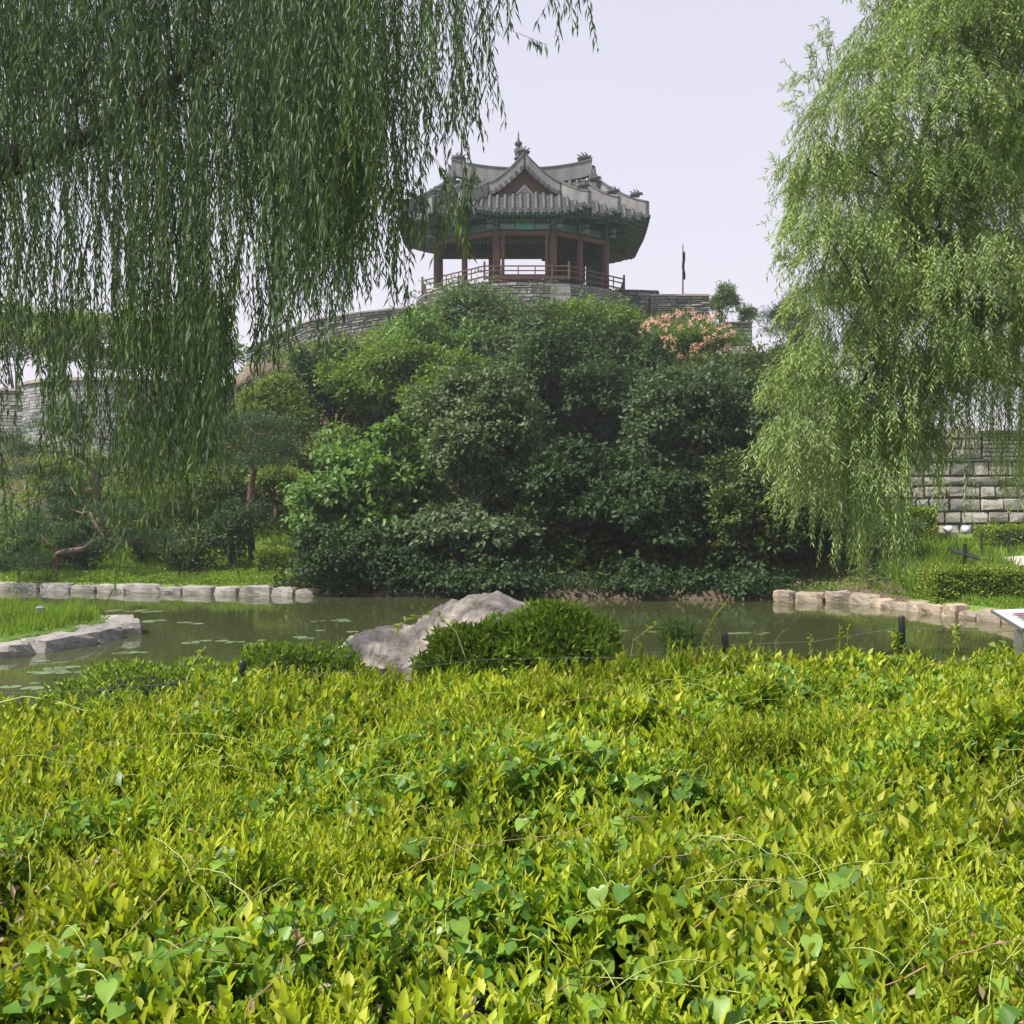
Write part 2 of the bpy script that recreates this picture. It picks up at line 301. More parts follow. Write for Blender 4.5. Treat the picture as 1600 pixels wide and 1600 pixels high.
hz = MB(); hz.box((0, 180, 13), (540, 500, 29)); hm = bpy.data.materials.new('haze'); hm.use_nodes = True; hm.node_tree.nodes.clear()
ho = hm.node_tree.nodes.new('ShaderNodeOutputMaterial'); hv = hm.node_tree.nodes.new('ShaderNodeVolumePrincipled'); hv.inputs['Density'].default_value = .0008; hv.inputs['Color'].default_value = (.96, 1, 1, 1); hv.inputs['Anisotropy'].default_value = .3
hm.node_tree.links.new(hv.outputs[0], ho.inputs['Volume']); tag(hz.build('haze', hm), kind='stuff')
# ---------------------------------------------------------------- masonry
def block(rich, L_, D_, H_, jit):
    """one dressed stone: local x along the wall, y outwards (-), z up"""
    pass
def masonry(path, zb, zt, nc, lrange, thick, mat, mortar, name, parent, holes=(), single=False, prow=.04, gap=.012, skip=None, jit=.012, pillow=.02):
    """path: (n,2) points, seen from the right-hand side of the walking direction; zb, zt per point"""
    path = np.asarray(path, float); seg = np.linalg.norm(np.diff(path, axis=0), axis=1); S = np.concatenate(([0], np.cumsum(seg)))
    zb = np.broadcast_to(zb, (len(path),)); zt = np.broadcast_to(zt, (len(path),))
    def at(s, v, out):
        x = np.interp(s, S, path[:, 0]); y = np.interp(s, S, path[:, 1]); i = min(max(np.searchsorted(S, s) - 1, 0), len(seg) - 1)
        i0, i1 = max(i - 1, 0), min(i + 2, len(path) - 1); d = path[i1] - path[i0] if len(path) > 3 else path[i + 1] - path[i]; d = d / np.linalg.norm(d); nrm = (d[1], -d[0])
        b = np.interp(s, S, zb); t_ = np.interp(s, S, zt); return np.array((x + nrm[0] * out, y + nrm[1] * out, b + (t_ - b) * v))
    core = MB(); k = max(2, int(S[-1] / .6)); ss = np.linspace(0, S[-1], k)
    for side, fl in ((-.0, False), (-thick, True)):
        core.grid(np.array([[at(s, v, side) for v in np.linspace(0, 1, 2)] for s in ss]), flip=not fl)
    core.grid(np.array([[at(s, 1, o_) for o_ in (0, -thick)] for s in ss])); 
    for s in (0, S[-1]): core.add([at(s, 0, 0), at(s, 1, 0), at(s, 1, -thick), at(s, 0, -thick)], [(0, 1, 2, 3)])
    core.build('wall_core', mortar, parent)
    hts = np.cumsum(np.concatenate(([0], RNG.uniform(.65, 1.35, nc)))); hts /= hts[-1]
    all_ = MB(); cnt = 0
    for c in range(nc):
        s = -RNG.uniform(0, .5) * lrange[1]
        while s < S[-1]:
            l = RNG.uniform(*lrange); a, b = max(s, 0), min(s + l, S[-1]); s += l
            if b - a < .05: continue
            v0, v1 = hts[c], hts[c + 1]; mid = at((a + b) / 2, (v0 + v1) / 2, 0)
            if any(abs(mid[0] - h[0]) < h[2] and abs(mid[2] - h[1]) < h[3] for h in holes):
                q = MB(); continue
            hh = (np.interp((a + b) / 2, S, zt) - np.interp((a + b) / 2, S, zb)); gv = gap / max(hh, .1)
            p = prow * RNG.uniform(.4, 1.2); jj = lambda: RNG.uniform(-jit, jit)
            A, B_ = a + gap, b - gap; V0, V1 = v0 + gv * RNG.uniform(.5, 3 if single else 1.5), v1 - gv * RNG.uniform(.5, 3 if single else 1.5); iv = pillow; ivv = pillow / max(hh, .1)
            back = [at(A, V0, -.02), at(B_, V0, -.02), at(B_, V1, -.02), at(A, V1, -.02)]
            fr = [at(A + iv * RNG.uniform(.4, 1.6), V0 + ivv * RNG.uniform(.4, 1.6), p + jj()), at(B_ - iv * RNG.uniform(.4, 1.6), V0 + ivv * RNG.uniform(.4, 1.6), p + jj()),
                  at(B_ - iv * RNG.uniform(.4, 1.6), V1 - ivv * RNG.uniform(.4, 1.6), p + jj()), at(A + iv * RNG.uniform(.4, 1.6), V1 - ivv * RNG.uniform(.4, 1.6), p + jj())]
            if single:
                cen = sum(fr) / 4; nn = fr[0] - back[0]; cen = cen + unit(np.cross(fr[1] - fr[0], fr[3] - fr[0])) * RNG.uniform(.01, .05)
                mids = [(fr[i] + fr[(i + 1) % 4]) / 2 + unit(np.cross(fr[1] - fr[0], fr[3] - fr[0])) * RNG.uniform(-.01, .03) for i in range(4)]
                V = back + fr + mids + [cen]
                Fc = [(0, 1, 5, 4), (1, 2, 6, 5), (2, 3, 7, 6), (3, 0, 4, 7)] + [(4 + i, 8 + i, 12) for i in range(4)] + [(8 + i, 4 + (i + 1) % 4, 12) for i in range(4)]
                q = MB(); q.add(V, Fc); q.build('stone_block', mat, parent); cnt += 1
            else:
                all_.add(back + fr, [(4, 5, 6, 7), (0, 1, 5, 4), (1, 2, 6, 5), (2, 3, 7, 6), (3, 0, 4, 7)])
    if not single and all_.n:
        o = all_.build(name, mat, parent); o['kind'] = 'stuff'
    return at, S[-1]
def capping(at, Ls, parent, mat, out=.12, thick=.5, h=.1, step=.8, roof=False):
    s = 0
    while s < Ls - .05:
        e = min(s + step * RNG.uniform(.8, 1.2), Ls); m = MB(); g_ = .008
        a = [at(s + g_, 1, out), at(e - g_, 1, out), at(e - g_, 1, -thick), at(s + g_, 1, -thick)]; dz = h * RNG.uniform(.9, 1.1)
        b = [p + np.array((0, 0, dz)) for p in a]
        if roof: b = [at(s + g_, 1, -thick * .35) + (0, 0, dz * 1.9), at(e - g_, 1, -thick * .35) + (0, 0, dz * 1.9), at(e - g_, 1, -thick * .65) + (0, 0, dz * 1.9), at(s + g_, 1, -thick * .65) + (0, 0, dz * 1.9)]
        m.add(a + b, [(3, 2, 1, 0), (4, 5, 6, 7), (0, 1, 5, 4), (1, 2, 6, 5), (2, 3, 7, 6), (3, 0, 4, 7)]); m.build('capstone', mat, parent); s = e
def hole_shade(parent, x, y, z, wd, h):
    m = MB(); m.box((x, y, z), (wd, .06, h)); m.build('loophole', M['black'], parent)  # black plate standing in for the shade inside a loophole

# right-hand fortress wall (big granite blocks) ; x from 13 to 20 at y ~ 36
def xz(px, py, Yd): q = P(px, py, Yd); return q[0], q[2]
zr = lambda py: P(0, py, 36)[2]
fw = empty('fortress_wall', (16, 36, zr(838)), 'tall fortress wall of large squared granite blocks on the right behind the willow strands', 'wall')
pathR = [(12.4, 36.6), (15.5, 36.1), (18, 36), (21.5, 36.2)]
masonry(pathR, zr(858), zr(744), 6, (.35, 1.2), 1.2, M['wallbig'], M['mortar'], '', fw, single=True, prow=.12, gap=.01, pillow=.05, jit=.045)
pathR2 = [(12.45, 36.68), (15.5, 36.18), (18, 36.08), (21.5, 36.28)]
at_, l_ = masonry(pathR2, zr(744), zr(720), 1, (.5, .95), 1.1, M['wallbig'], M['mortar'], '', fw, single=True, prow=.07, gap=.012, pillow=.03)
capping(at_, l_, fw, M['darkcap'], .12, .5, .05, 1.1)
masonry([(12.5, 36.8), (15.5, 36.3), (16.6, 36.25)], zr(717.5), zr(668), 3, (.35, .7), .9, M['wallbig'], M['mortar'], '', fw, single=True, prow=.05, gap=.012, pillow=.025)
at_, l_ = masonry([(12.6, 36.9), (15.0, 36.35)], zr(668), zr(636), 5, (.25, .6), .7, M['brick'], M['mortar'], 'thin_stone_course', fw, prow=.04)
capping(at_, l_, fw, M['cap'], .1, .75, .09, .7)
at_, l_ = masonry([(16.66, 36.25), (18, 36.22), (21.5, 36.4)], zr(717.5), zr(676), 7, (.25, .6), .7, M['brick'], M['mortar'], 'thin_stone_course', fw, prow=.04)
capping(at_, l_, fw, M['darkcap'], .1, .75, .09, .7)

# left battlement running down from the pavilion
bl = empty('battlement_wall', (-10, 58.6, 12.5), 'dark slab-stone battlement with square loopholes running left from the pavilion mound', 'wall')
YL = 58.
c0, c1, c2, c3 = P(642, 482, YL), P(560, 490, YL), P(480, 503, YL + .6), P(385, 548, YL + 1.5)
b0, b1, b2, b3 = P(642, 512, YL), P(560, 526, YL), P(480, 541, YL + .6), P(385, 584, YL + 1.5)
pl = [(c[0], c[1]) for c in (c3, c2, c1, c0)]
hs = []
for hx, hy, hw, hh in ((519, 509, 4, 4.5), (577, 505, 5, 4), (543, 524, 3.5, 5), (610, 500, 3.5, 4)):
    q = P(hx, hy, YL); hs.append((q[0], q[2], hw / 2 * YL / 1600 * 1.6 + .02, hh / 2 * YL / 1600 * 1.5)); hole_shade(bl, q[0], YL - .0, q[2], .28, .3)
at_, l_ = masonry(pl, [c[2] for c in (b3, b2, b1, b0)], [c[2] for c in (c3, c2, c1, c0)], 8, (.3, .8), .8, M['brick'], M['mortar'], 'slab_stone_courses', bl, holes=hs, prow=.06, jit=.03)
capping(at_, l_, bl, M['cap'], .12, .85, .1, .9)
masonry([(c[0], c[1] - .1) for c in (c3, c2, c1, c0)], [c[2] - 2.2 for c in (b3, b2, b1, b0)], [c[2] - .01 for c in (b3, b2, b1, b0)], 4, (.7, 1.2), .8, M['wallbig'], M['palemortar'], '', bl, single=True, prow=.05)

# far-left curved brick bastion and curtain wall
bs = empty('brick_bastion', (-20, 49, 6), 'curved grey brick bastion with pale capping seen through the left willow', 'bastion')
cx, cy, rr = P(205, 600, 52)[0], 53.0, 5.6
arc = [(cx + rr * math.sin(a), cy - rr * math.cos(a)) for a in np.linspace(-1.45, 1.3, 14)]
zt_ = P(0, 597, 48)[2]
hs = []
for hx, hy in ((131, 622), (196, 622), (215, 640)):
    q = P(hx, hy, 47.6); hs.append((q[0], q[2], .14, .16))
at_, l_ = masonry(arc, 5.2, zt_, 24, (.5, .75), 1.0, M['greybrick'], M['palemortar'], 'brick_courses', bs, holes=hs, prow=.03, pillow=.01)
capping(at_, l_, bs, M['cap'], .15, 1.0, .14, .9)
cw = empty('curtain_wall', (-25, 50, 6), 'straight grey brick curtain wall at the far left edge with a taller end pier', 'wall')
q0, q1 = P(-160, 604, 50), P(92, 614, 49.2)
at_, l_ = masonry([(q0[0], q0[1]), (q1[0], q1[1])], 5.2, [q0[2], q1[2]], 20, (.5, .8), .9, M['greybrick'], M['mortar'], 'brick_courses', cw, holes=[(P(36, 640, 49.5)[0], P(36, 640, 49.5)[2], .3, .2), (P(60, 630, 49.5)[0], P(60, 630, 49.5)[2], .2, .2)], prow=.03, pillow=.01)
capping(at_, l_, cw, M['cap'], .12, .95, .12, .9)
m = MB(); q = P(92, 590, 48.6); m.box((q[0], 48.9, (q[2] + 5.4) / 2), (.55, .8, q[2] - 5.4)); m.build('end_pier', M['greybrick'], cw)
m = MB(); m.box((q[0], 48.9, q[2] + .07), (.75, 1.0, .16), taper=.8); m.build('pier_cap', M['darkcap'], cw)

# merlons right of the pavilion
def merlon(label, p0, p1, ybot, Yd, nc, capm, hole=None, roof=False, name='merlon_wall'):
    a, b = P(*p0, Yd), P(*p1, Yd); zb_ = P(0, ybot, Yd)[2]
    r = empty(name, ((a[0] + b[0]) / 2, Yd, zb_), label, 'wall'); hs = []
    if hole:
        q = P(*hole, Yd); hs = [(q[0], q[2], .28, .24)]; hole_shade(r, q[0], Yd + .01, q[2], .34, .4)
    at_, l_ = masonry([(a[0], Yd), (b[0], Yd)], zb_, [a[2], b[2]], nc, (.3, .85), .8, M['brick'], M['mortar'], 'slab_stone_courses', r, holes=hs, prow=.07, jit=.03)
    capping(at_, l_, r, capm, .14, .9, .1, .8, roof); return r
r1 = merlon('vine-covered dark stone parapet just right of the pavilion railing', (962, 455), (1030, 457), 512, 57.5, 9, M['darkcap'], (985, 467), True)
r2 = merlon('square stone merlon with a central loophole below the flagpole', (1016, 463), (1108, 463), 500, 56.4, 9, M['cap'], (1066, 477))
masonry([(P(1008, 0, 56.2)[0], 56.2), (P(1118, 0, 56.2)[0], 56.2)], P(0, 560, 56.2)[2], P(0, 500.6, 56.2)[2], 4, (.5, 1.2), .8, M['wallbig'], M['palemortar'], '', r2, single=True, prow=.05)
r3 = merlon('low dark stone merlon right of the flowering silk tree', (1126, 506), (1175, 506), 540, 55.4, 6, M['darkcap'])
masonry([(P(1115, 0, 55.2)[0], 55.2), (P(1180, 0, 55.2)[0], 55.2)], P(0, 575, 55.2)[2], P(0, 540.6, 55.2)[2], 3, (.6, 1.1), .8, M['wallbig'], M['palemortar'], '', r3, single=True, prow=.05)
m = MB(); m.box((13.9, 50, 5.0), (1.0, 9, 6.4), 0); m.box((13.7, 41, 3.0), (1.0, 8.5, 4.6))
tag(m.build('side_wall', M['pale']), 'plain stone wall descending the slope behind the right willow', 'wall')

# flag pole
fp = empty('flagpole', P(1067, 459, 57), 'thin red flagpole with a furled dark flag above the square merlon', 'flagpole')
a, b = P(1067, 470, 57), P(1067, 386, 57); m = MB(); m.tube([a, b], [.045, .03], 6); m.build('pole', M['redpole'], fp)
m = MB(); m.tube([b, P(1067, 380, 57)], [.04, .0], 5); m.build('pole_tip', M['tilecap'], fp)
G = np.array([[P(1067.5 + u * (2.4 + 2.5 * math.sin(v * 3) * .4) + .8 * math.sin(v * 9), 393 + v * 44, 57) + np.array((0, .12 * math.sin(u * 6 + v * 4), 0)) for u in np.linspace(-.5, 1, 5)] for v in np.linspace(0, 1, 10)])
m = MB(); m.grid(G); m.build('flag', M['flag'], fp)
bf = empty('blue_banner', P(478, 500, 59.5), 'small blue banner on a pole above the battlement, seen through the left willow', 'banner')
m = MB(); m.tube([P(484, 500, 59.5), P(482, 432, 59.5)], .03, 5); m.build('pole', M['black'], bf)
m = MB(); m.grid(np.array([[P(474 + u * 8, 444 + v * 25 + 2 * math.sin(u * 5), 59.5) + np.array((0, .1 * math.sin(u * 7), 0)) for u in np.linspace(0, 1, 5)] for v in np.linspace(0, 1, 5)])); m.build('banner_cloth', M['blue'], bf)

# ---------------------------------------------------------------- pavilion
FZ = 15.05                                                   # floor level
PX0 = .68
pv = empty('pavilion', (PX0, 58.5, FZ - .1), 'traditional open timber pavilion with a curved grey tiled roof and turquoise eaves on the hilltop', 'pavilion')
ZE = ZC + 15.98
def fA(d): return .86 * d + .03 * d * d
def fC(d): return .9 * d + .06 * d * d
def fD(d): return .7 * d + .03 * d * d
class Hip:
    def __init__(s, x0, x1, y0, y1, f, R, Lr, dgx=99, dgy=99, dmax=99): s.dmax = dmax; s.x0, s.x1, s.y0, s.y1, s.f, s.R, s.L, s.dgx, s.dgy = x0, x1, y0, y1, f, R, Lr, dgx, dgy
    def z(s, x, y, d): 
        dx = min(x - s.x0, s.x1 - x); dy = min(y - s.y0, s.y1 - y)
        return ZE + s.f(d) + s.R * max(0, 1 - max(dx, dy) / s.L) ** 2
    def top(s, x, y):
        dx = min(x - s.x0, s.x1 - x); dy = min(y - s.y0, s.y1 - y)
        if dx < -.01 or dy < -.01: return -9
        d = min(dx, dy)
        if dx >= s.dgx: d = dy
        if dy >= s.dgy: d = dx
        if d > s.dmax: return -9
        return s.z(x, y, d)
RC = Hip(-6.2, 7.45, 55.3, 61.4, fC, .5, 2.9, dgx=2.6)
RD = Hip(2.7, 7.43, 57.0, 63.6, fD, .45, 2.3)
RB = Hip(-4.45, 5.8, 54.35, 61, fC, .45, 2.6, dmax=1.9)
RA = Hip(-2.8, 4.15, 53.35, 60.5, fA, .45, 2.4, dgy=1.55)
roof = MB(); 
comps = (RA, RB, RC, RD)
def rows(cmp, side, sp=.41):
    out = []
    if side in 'FB':
        n = int((cmp.x1 - cmp.x0 - .25) / sp); xs_ = [(cmp.x0 + cmp.x1) / 2 + (i - (n - 1) / 2) * sp for i in range(n)]
        for x in xs_:
            dx = min(x - cmp.x0, cmp.x1 - x); half = (cmp.y1 - cmp.y0) / 2
            dm = dx if dx < cmp.dgx - .15 else half
            if cmp.dgy < 90: dm = min(dx, cmp.dgy)
            dm = min(dm, cmp.dmax)
            if dm < .15: continue
            y0 = cmp.y0 if side == 'F' else cmp.y1; sg = 1 if side == 'F' else -1
            out.append([(x, y0 + sg * d, cmp.z(x, y0 + sg * d, d)) for d in np.linspace(0, dm, max(3, int(dm / .35)))])
    else:
        n = int((cmp.y1 - cmp.y0 - .25) / sp); ys_ = [(cmp.y0 + cmp.y1) / 2 + (i - (n - 1) / 2) * sp for i in range(n)]
        for y in ys_:
            dy = min(y - cmp.y0, cmp.y1 - y); half = (cmp.x1 - cmp.x0) / 2
            dm = dy if dy < cmp.dgy - .15 else half
            if cmp.dgx < 90: dm = min(dy, cmp.dgx)
            dm = min(dm, cmp.dmax)
            if dm < .15: continue
            x0 = cmp.x0 if side == 'L' else cmp.x1; sg = 1 if side == 'L' else -1
            out.append([(x0 + sg * d, y, cmp.z(x0 + sg * d, y, d)) for d in np.linspace(0, dm, max(3, int(dm / .35)))])
    return out
def hidden(p, cmp): return any(c is not cmp and c.top(p[0], p[1]) > p[2] + .02 for c in comps)
rm = MB()                                                    # the pan-tile surface, sampled as strips
tile_rows = []; eaves = []
for cmp in comps:
    for side in 'FBLR':
        rr_ = rows(cmp, side); 
        for r in rr_:
            vis = [p for p in r if not hidden(p, cmp)]
            if len(vis) >= 2: tile_rows.append(vis); 
            if vis and vis[0] == r[0]: eaves.append((r[0], side, cmp))
        for r in rr_:                                        # strip of pan tiles, stepped
            ax = np.array((.205, 0, 0)) if side in 'FB' else np.array((0, .205, 0))
            for p, q in zip(r[:-1], r[1:]):
                p = np.array(p); q = np.array(q)
                if hidden(p, cmp) and hidden(q, cmp): continue
                k = max(1, int(np.linalg.norm(q - p) / .2))
                for j in range(k):
                    a = p + (q - p) * j / k; b = p + (q - p) * (j + 1) / k; up = np.array((0, 0, .035))
                    e = np.array((0, 0, .02))
                    rm.add([a - ax + up, a + up * .0, a + ax + up, b + ax, b - up, b - ax, a - ax - e, a - e * 2, a + ax - e], [(0, 1, 4, 5), (1, 2, 3, 4), (6, 7, 1, 0), (7, 8, 2, 1)])
roofo = rm.build('roof', M['pan'], pv)
under = MB()
for cmp in comps:
    n = 26
    for side in 'FBLR':
        G = np.zeros((n, 7, 3))
        for i, u in enumerate(np.linspace(0, 1, n)):
            for j, d in enumerate(np.linspace(0, 2.3, 7)):
                if side in 'FB':
                    x = cmp.x0 + (cmp.x1 - cmp.x0) * u; x = min(max(x, cmp.x0 + d), cmp.x1 - d); y = cmp.y0 + d if side == 'F' else cmp.y1 - d
                else:
                    y = cmp.y0 + (cmp.y1 - cmp.y0) * u; y = min(max(y, cmp.y0 + d), cmp.y1 - d); x = cmp.x0 + d if side == 'L' else cmp.x1 - d
                zz = cmp.z(x, y, 0) - .24 + .28 * d
                G[i, j] = (x, y, min(zz, cmp.z(x, y, min(d, 2.2)) - .1))
        under.grid(G)
under.build('soffit', M['darkgreen'], pv)
for r in tile_rows:
    q = MB(); pts = [(p[0], p[1], p[2] + .05) for p in r]; q.tube(pts, .1, 8); q.build('tile_row', M['tile'], roofo, True)
lip = MB(); ra = MB(); rr2 = MB(); fa = MB()
for (p, side, cmp) in eaves:
    p = np.array(p); o_ = {'F': (0, -1, 0), 'B': (0, 1, 0), 'L': (-1, 0, 0), 'R': (1, 0, 0)}[side]; o_ = np.array(o_, float); s_ = np.array((abs(o_[1]), abs(o_[0]), 0))
    c = p + np.array((0, 0, .05)) + o_ * .02
    q = MB(); q.tube([c, c + o_ * .05], .115, 10); q.build('end_tile', M['tile'], roofo)
    # hanging lip of the pan tile between two rows
    a = [p + s_ * (.1 + .21 * t_) + o_ * .05 + np.array((0, 0, .0 - .13 * math.sin(math.pi * t_))) for t_ in np.linspace(0, 1, 6)]
    bq = [p + s_ * (.1 + .21 * t_) + o_ * .02 + np.array((0, 0, .06)) for t_ in np.linspace(0, 1, 6)]
    lip.grid(np.array([bq, a]))
    for k in (0, .205):
        b1 = p + s_ * k + o_ * -.10 + np.array((0, 0, -.2)); ra.bar(b1, b1 - o_ * 1.5 + np.array((0, 0, .34)), .1, .1)
        b2 = p + s_ * k - o_ * .62 + np.array((0, 0, -.26)); rr2.tube([b2, b2 - o_ * 1.6 + np.array((0, 0, .42))], .065, 6)
for nm, mm_, mt in (('pan_tile_lips', lip, 'tile'), ('upper_rafters', ra, 'rafterend'), ('lower_rafters', rr2, 'rafterend')):
    o_ = mm_.build(nm, M[mt], roofo if nm == 'pan_tile_lips' else pv); o_['kind'] = 'stuff'
for cmp in comps:                                            # fascia boards along the eaves
    for side in 'FBLR':
        pts = []
        for u in np.linspace(.0, 1, 24):
            if side in 'FB': x = cmp.x0 + (cmp.x1 - cmp.x0) * u; y = cmp.y0 + .08 if side == 'F' else cmp.y1 - .08
            else: y = cmp.y0 + (cmp.y1 - cmp.y0) * u; x = cmp.x0 + .08 if side == 'L' else cmp.x1 - .08
            x = min(max(x, cmp.x0 + .08), cmp.x1 - .08); y = min(max(y, cmp.y0 + .08), cmp.y1 - .08)
            pts.append((x, y, cmp.z(x, y, 0) - .11))
        runs = [[]]
        for a, b in zip(pts[:-1], pts[1:]):
            if any(c is not cmp and c.x0 + .3 < a[0] < c.x1 - .3 and c.y0 + .3 < a[1] < c.y1 - .3 for c in comps): runs.append([]); continue
            runs[-1].append((np.array(a), np.array(b)))
        o_ = np.array({'F': (0, .55, -.1), 'B': (0, -.55, -.1), 'L': (.55, 0, -.1), 'R': (-.55, 0, -.1)}[side])
        for run in runs:
            if not run: continue
            q = MB(); q2 = MB()
            for a, b in run: q.bar(a, b + (b - a) * .02, .1, .09); q2.bar(a + o_, b + o_ + (b - a) * .02, .07, .06)
            q.build('eave_board', M['teal'], pv); q2.build('rafter_strip', M['teal'], pv)
RP = {}
def ridge(pts, hs_, th=.3, name='ridge', cap=True):
    pts = np.array(pts, float); hs_ = np.broadcast_to(hs_, (len(pts),)); m = MB(); V = []
    tg = np.gradient(pts, axis=0); tg[:, 2] = 0; tg = unit(tg); r = np.stack((tg[:, 1], -tg[:, 0], tg[:, 0] * 0), 1)
    def sweep(m, w0, z0, w1, z1):
        V = []
        for p, h, s_ in zip(pts, hs_, r):
            V += [p + s_ * w0 + (0, 0, z0(h)), p + s_ * w1 + (0, 0, z1(h)), p - s_ * w1 + (0, 0, z1(h)), p - s_ * w0 + (0, 0, z0(h))]
        n = len(pts); F = []
        for i in range(n - 1):
            for k in range(4): F.append((i * 4 + k, i * 4 + (k + 1) % 4, (i + 1) * 4 + (k + 1) % 4, (i + 1) * 4 + k))
        F += [(3, 2, 1, 0), tuple((n - 1) * 4 + k for k in range(4))]; m.add(V, F)
    sweep(m, th / 2 + .03, lambda h: -.25, th / 2, lambda h: h); o = m.build(name, M['plaster'], pv)
    RP[name] = RP.get(name, []) + [(pts, hs_)]
    m = MB(); sweep(m, th / 2 + .05, lambda h: h, th / 2 - .04, lambda h: h + .09); m.build('ridge_cap', M['tilecap'], o)
    return o
def lerp(a, b, t): return np.array(a) + (np.array(b) - np.array(a)) * t
# main ridge, left-right
yr = (RC.y0 + RC.y1) / 2; zr_ = ZE + fC(yr - RC.y0)
xa, xb = RC.x0 + 2.75, RC.x1 - 2.9
ridge([(x, yr, zr_ - .02 + .5 * abs((x - (xa + xb) / 2) / ((xb - xa) / 2)) ** 2.2) for x in np.linspace(xa, xb, 17)], .62, .34, 'main_ridge')
# side descending ridges and hips of the main roof
for sx_, xg, xe in ((-1, xa, RC.x0), (1, xb, RC.x1)):
    for sy, ye in ((-1, RC.y0), (1, RC.y1)):
        pts = []
        for t_ in np.linspace(0, 1, 9):
            y = yr + (ye + (1.9 if sy < 0 else -1.9) - yr) * t_; d = abs(ye - y); pts.append((xg + sx_ * .05 * t_, y, ZE + fC(d) + .12 * (t_) ** 2))
        ridge(pts, np.linspace(.75, .45, 9), .32, 'descending_ridge')
        pts = []
        for t_ in np.linspace(0, 1, 9):
            d = 2.5 * (1 - t_) + .12 * t_; pts.append((xe - sx_ * d, ye - sy * d, RC.z(xe - sx_ * d, ye - sy * d, d)))
        ridge(pts, np.linspace(.42, .55, 9), .3, 'hip_ridge')
    # side gables
    q = MB(); gx = RC.x0 + 2.75 if sx_ < 0 else RC.x1 - 2.9
    q.add([(gx, RC.y0 + 1.9, ZE + fC(1.9)), (gx, RC.y1 - 1.9, ZE + fC(1.9)), (gx, yr, zr_ + .1)], [(0, 1, 2)]); q.build('side_gable', M['wood'], pv)
for cmp, dd in ((RB, 1.5), (RA, 1.6)):
    for sx_, xe in ((-1, cmp.x0), (1, cmp.x1)):
        pts = []
        for t_ in np.linspace(0, 1, 9):
            d = dd * (1 - t_) + .1 * t_; x = xe - sx_ * d; y = cmp.y0 + d; pts.append((x, y, cmp.z(x, y, d) + .12 * (1 - t_) ** 2))
        ridge(pts, np.linspace(.5, .55, 9), .28, 'hip_ridge')
# front gable (wing A): upper gabled roof, verges, gable wall
gy = RA.y0 + 1.45; gxl, gxr = RA.x0 + 1.62, RA.x1 - 1.62; gxc = (gxl + gxr) / 2; zg = ZE + fA(1.5)
GH = 1.55
def gz(x): u = abs(x - gxc) / (gxr - gxc); return zg + GH * (1 - u) ** 1.25 + .1 * u ** 3
gm = MB(); xsg = np.linspace(gxl, gxr, 21)
gm.grid(np.array([[(x, y, gz(x) + .02 * (y - gy)) for x in xsg] for y in np.linspace(gy - .15, 60, 12)]), flip=True)
gm.build('gable_roof', M['pan'], pv)
for i in range(12):
    for sx_ in (-1, 1):
        y = gy + .05 + i * .41; q = MB(); q.tube([(x, y, gz(x) + .06 + .02 * (y - gy)) for x in (np.linspace(gxc + sx_ * .1, gxc + sx_ * (gxr - gxc), 7))], .1, 6); q.build('tile_row', M['tile'], roofo, True)
q = MB(); V = [(x, gy + .25, gz(x) - .06) for x in xsg]; V += [(x, gy + .25, zg - .1) for x in xsg]; n = len(xsg)
q.add(V, [(i, i + 1, n + i + 1, n + i) for i in range(n - 1)]); q.build('front_gable', M['wood'], pv)
for sx_ in (-1, 1):
    pts = [(gxc + sx_ * (gxr - gxc + .05) * u, gy - .05, gz(gxc + sx_ * (gxr - gxc) * min(u, 1)) + .05) for u in np.linspace(0.03, 1.0, 12)]
    ridge(pts, np.linspace(.55, .42, 12), .26, 'verge_ridge')
    for i, u in enumerate(np.linspace(.08, .97, 7)):          # scalloped round end tiles hanging under the verge
        x = gxc + sx_ * (gxr - gxc) * u; q = MB(); z0 = gz(x) - .06
        q.tube([(x, gy - .26, z0), (x, gy + .3, z0 + .02)], .115, 9); q.build('verge_tile', M['tealtile'] if 'tealtile' in M else M['tile'], roofo)
# lattice vent triangle
z0 = zg + .06; q = MB()
for s_ in (-1, 1): q.bar((gxc + s_ * .46, gy + .22, z0), (gxc, gy + .22, z0 + .5), .04, .05)
q.bar((gxc - .5, gy + .22, z0), (gxc + .5, gy + .22, z0), .04, .05)
for k in range(1, 6):
    h_ = k * .08; w_ = .46 * (1 - h_ / .5); q.bar((gxc - w_, gy + .22, z0 + h_), (gxc + w_, gy + .22, z0 + h_), .03, .035)
q.build('gable_vent', M['white'], pv)
q = MB(); q.box((gxc, gy + .1, zg - .07), (gxr - gxc + .7, .16, .18)); q.build('gable_sill', M['plaster'], pv)
ridge([(gxc, y, zg + GH + .02 * (y - gy) + .12 * (1 - min(1, (y - gy) / 2)) ** 2) for y in np.linspace(gy - .05, 59.2, 10)], .35, .3, 'wing_ridge')
